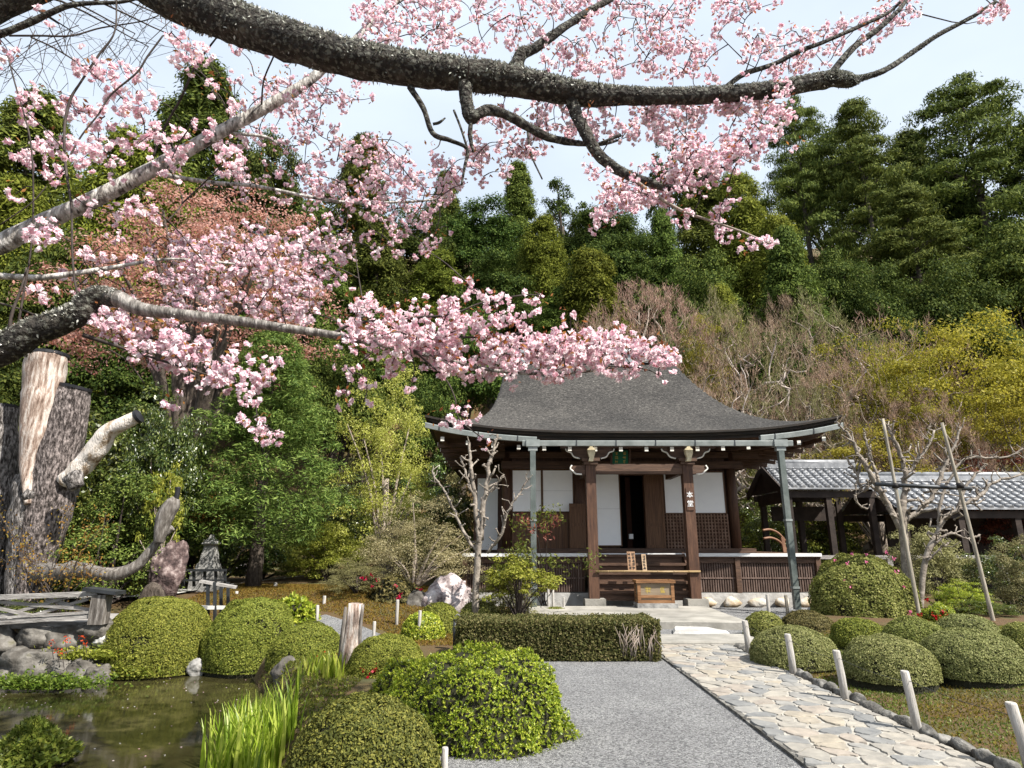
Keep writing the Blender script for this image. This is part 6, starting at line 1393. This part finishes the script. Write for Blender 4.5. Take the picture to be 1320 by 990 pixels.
# thin twigs at the upper left
Tk = [[TX + .3, TY + .1, 4.6, .05]]
limb([(-40, 54, 4.0, 10), (0, 44, 4.0, 9), (45, 26, 4.0, 8), (85, 8, 4.0, 7), (120, 4, 4.05, 5), (165, 1, 4.1, 4), (230, -20, 4.2, 3)], 'bark', .1, 7, Tk)
limb([(12, 46, 4.0, 4), (50, 46, 4.0, 4), (92, 46, 4.05, 3.5), (130, 36, 4.1, 3), (180, 28, 4.1, 2.5), (205, 20, 4.1, 2)], 'twig', .1, 6)
for rows in ([(150, -10, 3.9, 3), (148, 40, 3.9, 3), (128, 70, 3.9, 4), (104, 106, 3.9, 4), (90, 130, 3.9, 5), (83, 167, 3.9, 5), (85, 217, 3.9, 5), (92, 267, 3.9, 4), (93, 320, 3.9, 4), (96, 360, 3.9, 4), (103, 392, 3.9, 5)],
             [(210, 46, 3.9, 3), (190, 73, 3.9, 3.5), (176, 94, 3.9, 3.5), (143, 122, 3.9, 3.5), (127, 147, 3.9, 3), (105, 175, 3.9, 3), (88, 205, 3.9, 3.5)],
             [(281, 46, 4.3, 3), (253, 84, 4.3, 4), (233, 127, 4.4, 4), (213, 163, 4.5, 4), (196, 205, 4.55, 4)],
             [(353, 72, 4.3, 3), (340, 104, 4.5, 3), (337, 138, 4.68, 3.5)], [(10, 72, 3.8, 2.5), (20, 110, 3.8, 3), (30, 143, 3.8, 3), (40, 187, 3.8, 3), (43, 253, 3.85, 3), (40, 320, 3.9, 3), (30, 380, 3.9, 4), (20, 440, 3.9, 5)],
             [(40, 48, 4.0, 3), (70, 62, 4.0, 3), (105, 84, 3.95, 2.5), (130, 104, 3.9, 2)], [(35, 145, 3.8, 2.5), (62, 170, 3.82, 2.5), (84, 195, 3.88, 3)], [(0, 290, 3.8, 3), (40, 262, 3.8, 2.5), (60, 240, 3.8, 2)],
             [(15, 440, 3.85, 8), (14, 410, 3.85, 6), (28, 370, 3.85, 4), (34, 345, 3.85, 3)], [(-10, 388, 4.0, 4), (30, 400, 4.0, 4), (70, 418, 3.92, 5)], [(140, 450, 3.88, 2.5), (165, 466, 3.86, 2), (186, 494, 3.86, 2)], [(190, 462, 3.88, 2), (200, 478, 3.86, 2), (216, 496, 3.86, 1.6)]):
    limb(rows, 'twig', .1, 6)

# fine bare twigs against the upper left sky
nb = NB()
for k in range(48):
    x0, y0 = r_.uniform(-30, 230), r_.uniform(-30, 60); D = r_.uniform(5.2, 6.2); a = r_.choice([r_.uniform(.1, 1.3), r_.uniform(1.8, 2.8)]); L_ = r_.uniform(60, 150); pts = [(x0 + L_ * s_ * math.cos(a) + 5 * math.sin(7 * s_ + k) * s_ + r_.normal() * 1.5, y0 + L_ * s_ * math.sin(a)) for s_ in np.linspace(0, 1, 6)]
    q = np.array([P(*c_, D) for c_ in pts]); nb.tube(q, np.linspace(.0045, .0015, 6), 4)
    for j in (2, 3, 4):
        e = q[j] + unit(r_.normal(size=3) * np.array([1, .4, 1])) * r_.uniform(.15, .4); nb.tube([q[j], (q[j] + e) / 2 + r_.normal(size=3) * .02, e], [.003, .0025, .0015], 4)
    if k % 5 == 0: nb.tube(smooth_path([np.array([TX + .5, TY + .3, 5.4]), (q[0] + np.array([TX, TY, 5.4])) / 2 + np.array([0, 0, .4]), q[0]], 5), np.linspace(.02, .006, 11), 5)
nb.build('fine_twigs', M['twig'], ch)['kind'] = 'stuff'

# blossom: each flower a ball of petals, flowers in pompons, pompons strung along twigs grown out of the limbs
def petals_template(r):
    n = 13; d = rand_dirs(n, r); d[:, 2] = np.abs(d[:, 2]) * .9 + .15; d = unit(d); c_ = d * np.array([.55, .55, .42]); ax = unit(d * .55 + rand_dirs(n, r) * .6); ay = unit(np.cross(ax, d))
    return c_, ax * .50, ay * .40
TPL = [petals_template(r_) for _ in range(6)]
def add_flowers(nb, C, Dr, size, mat=0):
    for i in range(6):
        c_, ax, ay = TPL[i]; k = np.arange(len(C)) % 6 == i; cc, dd, s = C[k], Dr[k], size[k]
        if not len(cc): continue
        a = unit(np.cross(dd, rand_dirs(len(cc), r_))); b_ = np.cross(dd, a); Rm = np.stack([a, b_, dd], 2)      # columns
        tr = lambda v: np.einsum('nij,mj->nmi', Rm, v) * s[:, None, None]
        nb.leaves((tr(c_) + cc[:, None]).reshape(-1, 3), tr(ax).reshape(-1, 3), tr(ay).reshape(-1, 3), mat)
def spread_line(pts, band, n, bias=0.0):
    p = np.array(pts, float); L_ = np.r_[0, np.cumsum(np.linalg.norm(np.diff(p, axis=0), axis=1))]; t_ = r_.random(n) * L_[-1]
    return np.c_[np.interp(t_, L_, p[:, 0]) + r_.normal(size=n) * band * .5, np.interp(t_, L_, p[:, 1]) + r_.normal(size=n) * band * .5 + bias]
def spread_box(x0, x1, y0, y1, n): return np.c_[r_.uniform(x0, x1, n), r_.uniform(y0, y1, n)]
Z = []                                           # pixel spots, mean distance, spread, flowers per pompon, size factor
Z.append((np.vstack([spread_line([(440, 425), (520, 432), (620, 445), (720, 455), (800, 458), (868, 460)], 26, 150), spread_line([(470, 415), (560, 415), (640, 425), (700, 440), (800, 440)], 30, 60), spread_line([(560, 465), (660, 475), (740, 478)], 16, 40), np.array([(610, 372), (598, 368), (618, 378), (688, 376), (698, 385), (692, 394), (645, 388), (650, 410), (640, 408), (548, 395), (515, 392), (580, 398), (700, 432), (690, 433), (745, 440), (850, 455), (862, 462), (868, 458), (440, 470), (455, 482), (472, 490), (530, 498), (446, 515), (470, 518), (585, 545), (598, 534), (625, 568), (566, 541), (452, 487), (505, 470)])]), 4.03, .16, 6, 1.1))
Z.append((np.vstack([spread_box(385, 560, 170, 330, 105), spread_line([(420, 240), (480, 250), (540, 260), (580, 262)], 34, 34), spread_line([(380, 90), (440, 150), (480, 200), (520, 240)], 60, 55)]), 5.2, .35, 5, .98))
Z.append((np.vstack([spread_box(215, 440, 300, 410, 120), spread_line([(120, 350), (200, 330), (300, 335), (400, 370)], 50, 45), spread_line([(150, 415), (250, 425), (330, 380)], 40, 14)]), 4.7, .35, 6, 1.1))
Z.append((np.array([(128, 88), (118, 80), (140, 95), (135, 150), (120, 142), (128, 162), (92, 138), (100, 146), (82, 132), (150, 132), (190, 132), (172, 138), (185, 178), (212, 172), (232, 182), (224, 192), (200, 168), (222, 40), (228, 48), (240, 75), (246, 88), (243, 62), (20, 195), (36, 192), (44, 198), (68, 222), (84, 190), (74, 226), (122, 188), (130, 190), (150, 228), (212, 215), (44, 124), (38, 122), (10, 66), (0, 68), (170, 140), (60, 20), (178, 185), (255, 66), (278, 112), (272, 118), (290, 135), (304, 130), (60, 300), (50, 304), (120, 330), (140, 350), (48, 378), (60, 380), (150, 96), (108, 92), (160, 180), (105, 205), (140, 200), (250, 150), (262, 168), (180, 100), (30, 150), (60, 178), (230, 240), (180, 262), (20, 250), (110, 265), (150, 275), (300, 200)]), 4.0, .14, 8, 1.25))
Z.append((np.vstack([spread_box(470, 700, -5, 62, 80), spread_box(455, 580, 5, 40, 14), spread_box(700, 900, -5, 100, 105), spread_box(820, 1010, -5, 100, 60), spread_line([(990, 90), (1060, 60), (1150, 20)], 26, 38), spread_box(1000, 1080, 30, 70, 8), spread_line([(1130, 25), (1180, 10), (1160, 0)], 16, 14), np.array([(1283, 10), (1275, 16), (1292, 6), (1290, 14)])]), 4.9, .35, 6, 1.02))
Z.append((np.vstack([spread_box(600, 700, 140, 205, 34), spread_box(690, 900, 130, 180, 75), spread_line([(880, 150), (960, 130), (1025, 140)], 26, 44), spread_line([(590, 210), (650, 205), (700, 170)], 24, 12)]), 4.7, .25, 6, 1.05))
Z.append((np.vstack([spread_line([(800, 235), (860, 225), (920, 215), (970, 175), (1012, 140)], 30, 110), spread_line([(775, 270), (800, 250), (850, 255)], 18, 34), spread_line([(860, 190), (910, 195)], 20, 20), np.array([(882, 280), (876, 272), (888, 284), (925, 292), (920, 286), (930, 290), (938, 302), (960, 320), (968, 318), (982, 312), (992, 314), (930, 264), (925, 270), (950, 252), (770, 290), (772, 275), (868, 148), (882, 60), (756, 212)])]), 4.35, .16, 6, 1.05))
Z.append((np.vstack([spread_line([(150, 430), (200, 445), (260, 462), (300, 478)], 22, 44), np.array([(330, 478), (338, 485), (322, 510), (330, 514), (326, 538), (332, 544), (318, 506), (280, 482), (290, 490), (300, 484), (344, 560), (357, 557), (222, 520), (262, 492), (350, 470)])]), 3.92, .12, 6, 1.15))
Z.append((np.vstack([spread_line([(560, 220), (610, 205), (650, 210)], 18, 14), spread_line([(500, 210), (545, 240), (600, 240)], 20, 16)]), 4.7, .2, 5, 1.0))
Z.append((np.vstack([spread_box(300, 420, 60, 170, 34), spread_box(255, 390, 150, 260, 22), spread_box(330, 480, 110, 190, 22), spread_box(290, 420, 90, 260, 26)]), 5.2, .3, 5, 1.0))
net = list(NET)
twn = NB()
def grow(C):
    """connect each spot to the nearest wood with a thin twig"""
    todo = list(range(len(C))); base_ = np.array(net); dist = np.array([np.min(np.linalg.norm(base_ - c_, axis=1)) for c_ in C])
    for i in np.argsort(dist):
        b_ = np.array(net); c_ = C[i]; v = b_ - c_; dd = np.linalg.norm(v, axis=1); j = int(np.argmin(dd)); a = b_[j]; L_ = dd[j]
        if L_ < .02: continue
        m_ = (a + c_) / 2 + r_.normal(size=3) * L_ * .08 + np.array([0, 0, .06 * L_]); q = smooth_path([a, m_, c_], 3); rr = .0036 + .0026 * min(1.5, L_)
        twn.tube(q, np.linspace(rr * 1.25, rr * .7, len(q)), 4, cap=False)
        for t_ in q[2:]: net.append(t_)
for spots, D, sd, nf, sf in Z:
    C = np.array([P(x, y, D + r_.normal() * sd) for x, y in spots]); grow(C)
    n = len(C); num = np.clip(r_.poisson(nf * r_.gamma(2.6, 1 / 2.6, n)), 1, 14); ci = np.repeat(np.arange(n), num); m_ = len(ci); off = rand_dirs(m_, r_); off[:, 2] -= .25; off = unit(off); sz = .031 * sf * r_.uniform(.75, 1.15, m_)
    nb = NB(); add_flowers(nb, C[ci] + off * (.030 * num[ci] ** .33 * sf * r_.uniform(.5, 1.25, m_))[:, None], unit(off + r_.normal(size=(m_, 3)) * .3), sz); nb.build('blossom_spray', M['petal'], ch)
    k = r_.random(n) < .8; cc = np.repeat(C[k], 4, 0); m_ = len(cc); p = cc + rand_dirs(m_, r_) * .065 * sf + np.array([0, 0, .025]); ax = unit(rand_dirs(m_, r_) + np.array([0, 0, .5])); s = r_.uniform(.010, .024, m_) * sf
    nb = NB(); nb.leaves(p, ax * s[:, None], unit(np.cross(ax, rand_dirs(m_, r_))) * (s * .45)[:, None]); nb.build('young_leaves', M['bronze'], ch)
twn.build('twigs', M['twig'], ch)['kind'] = 'stuff'
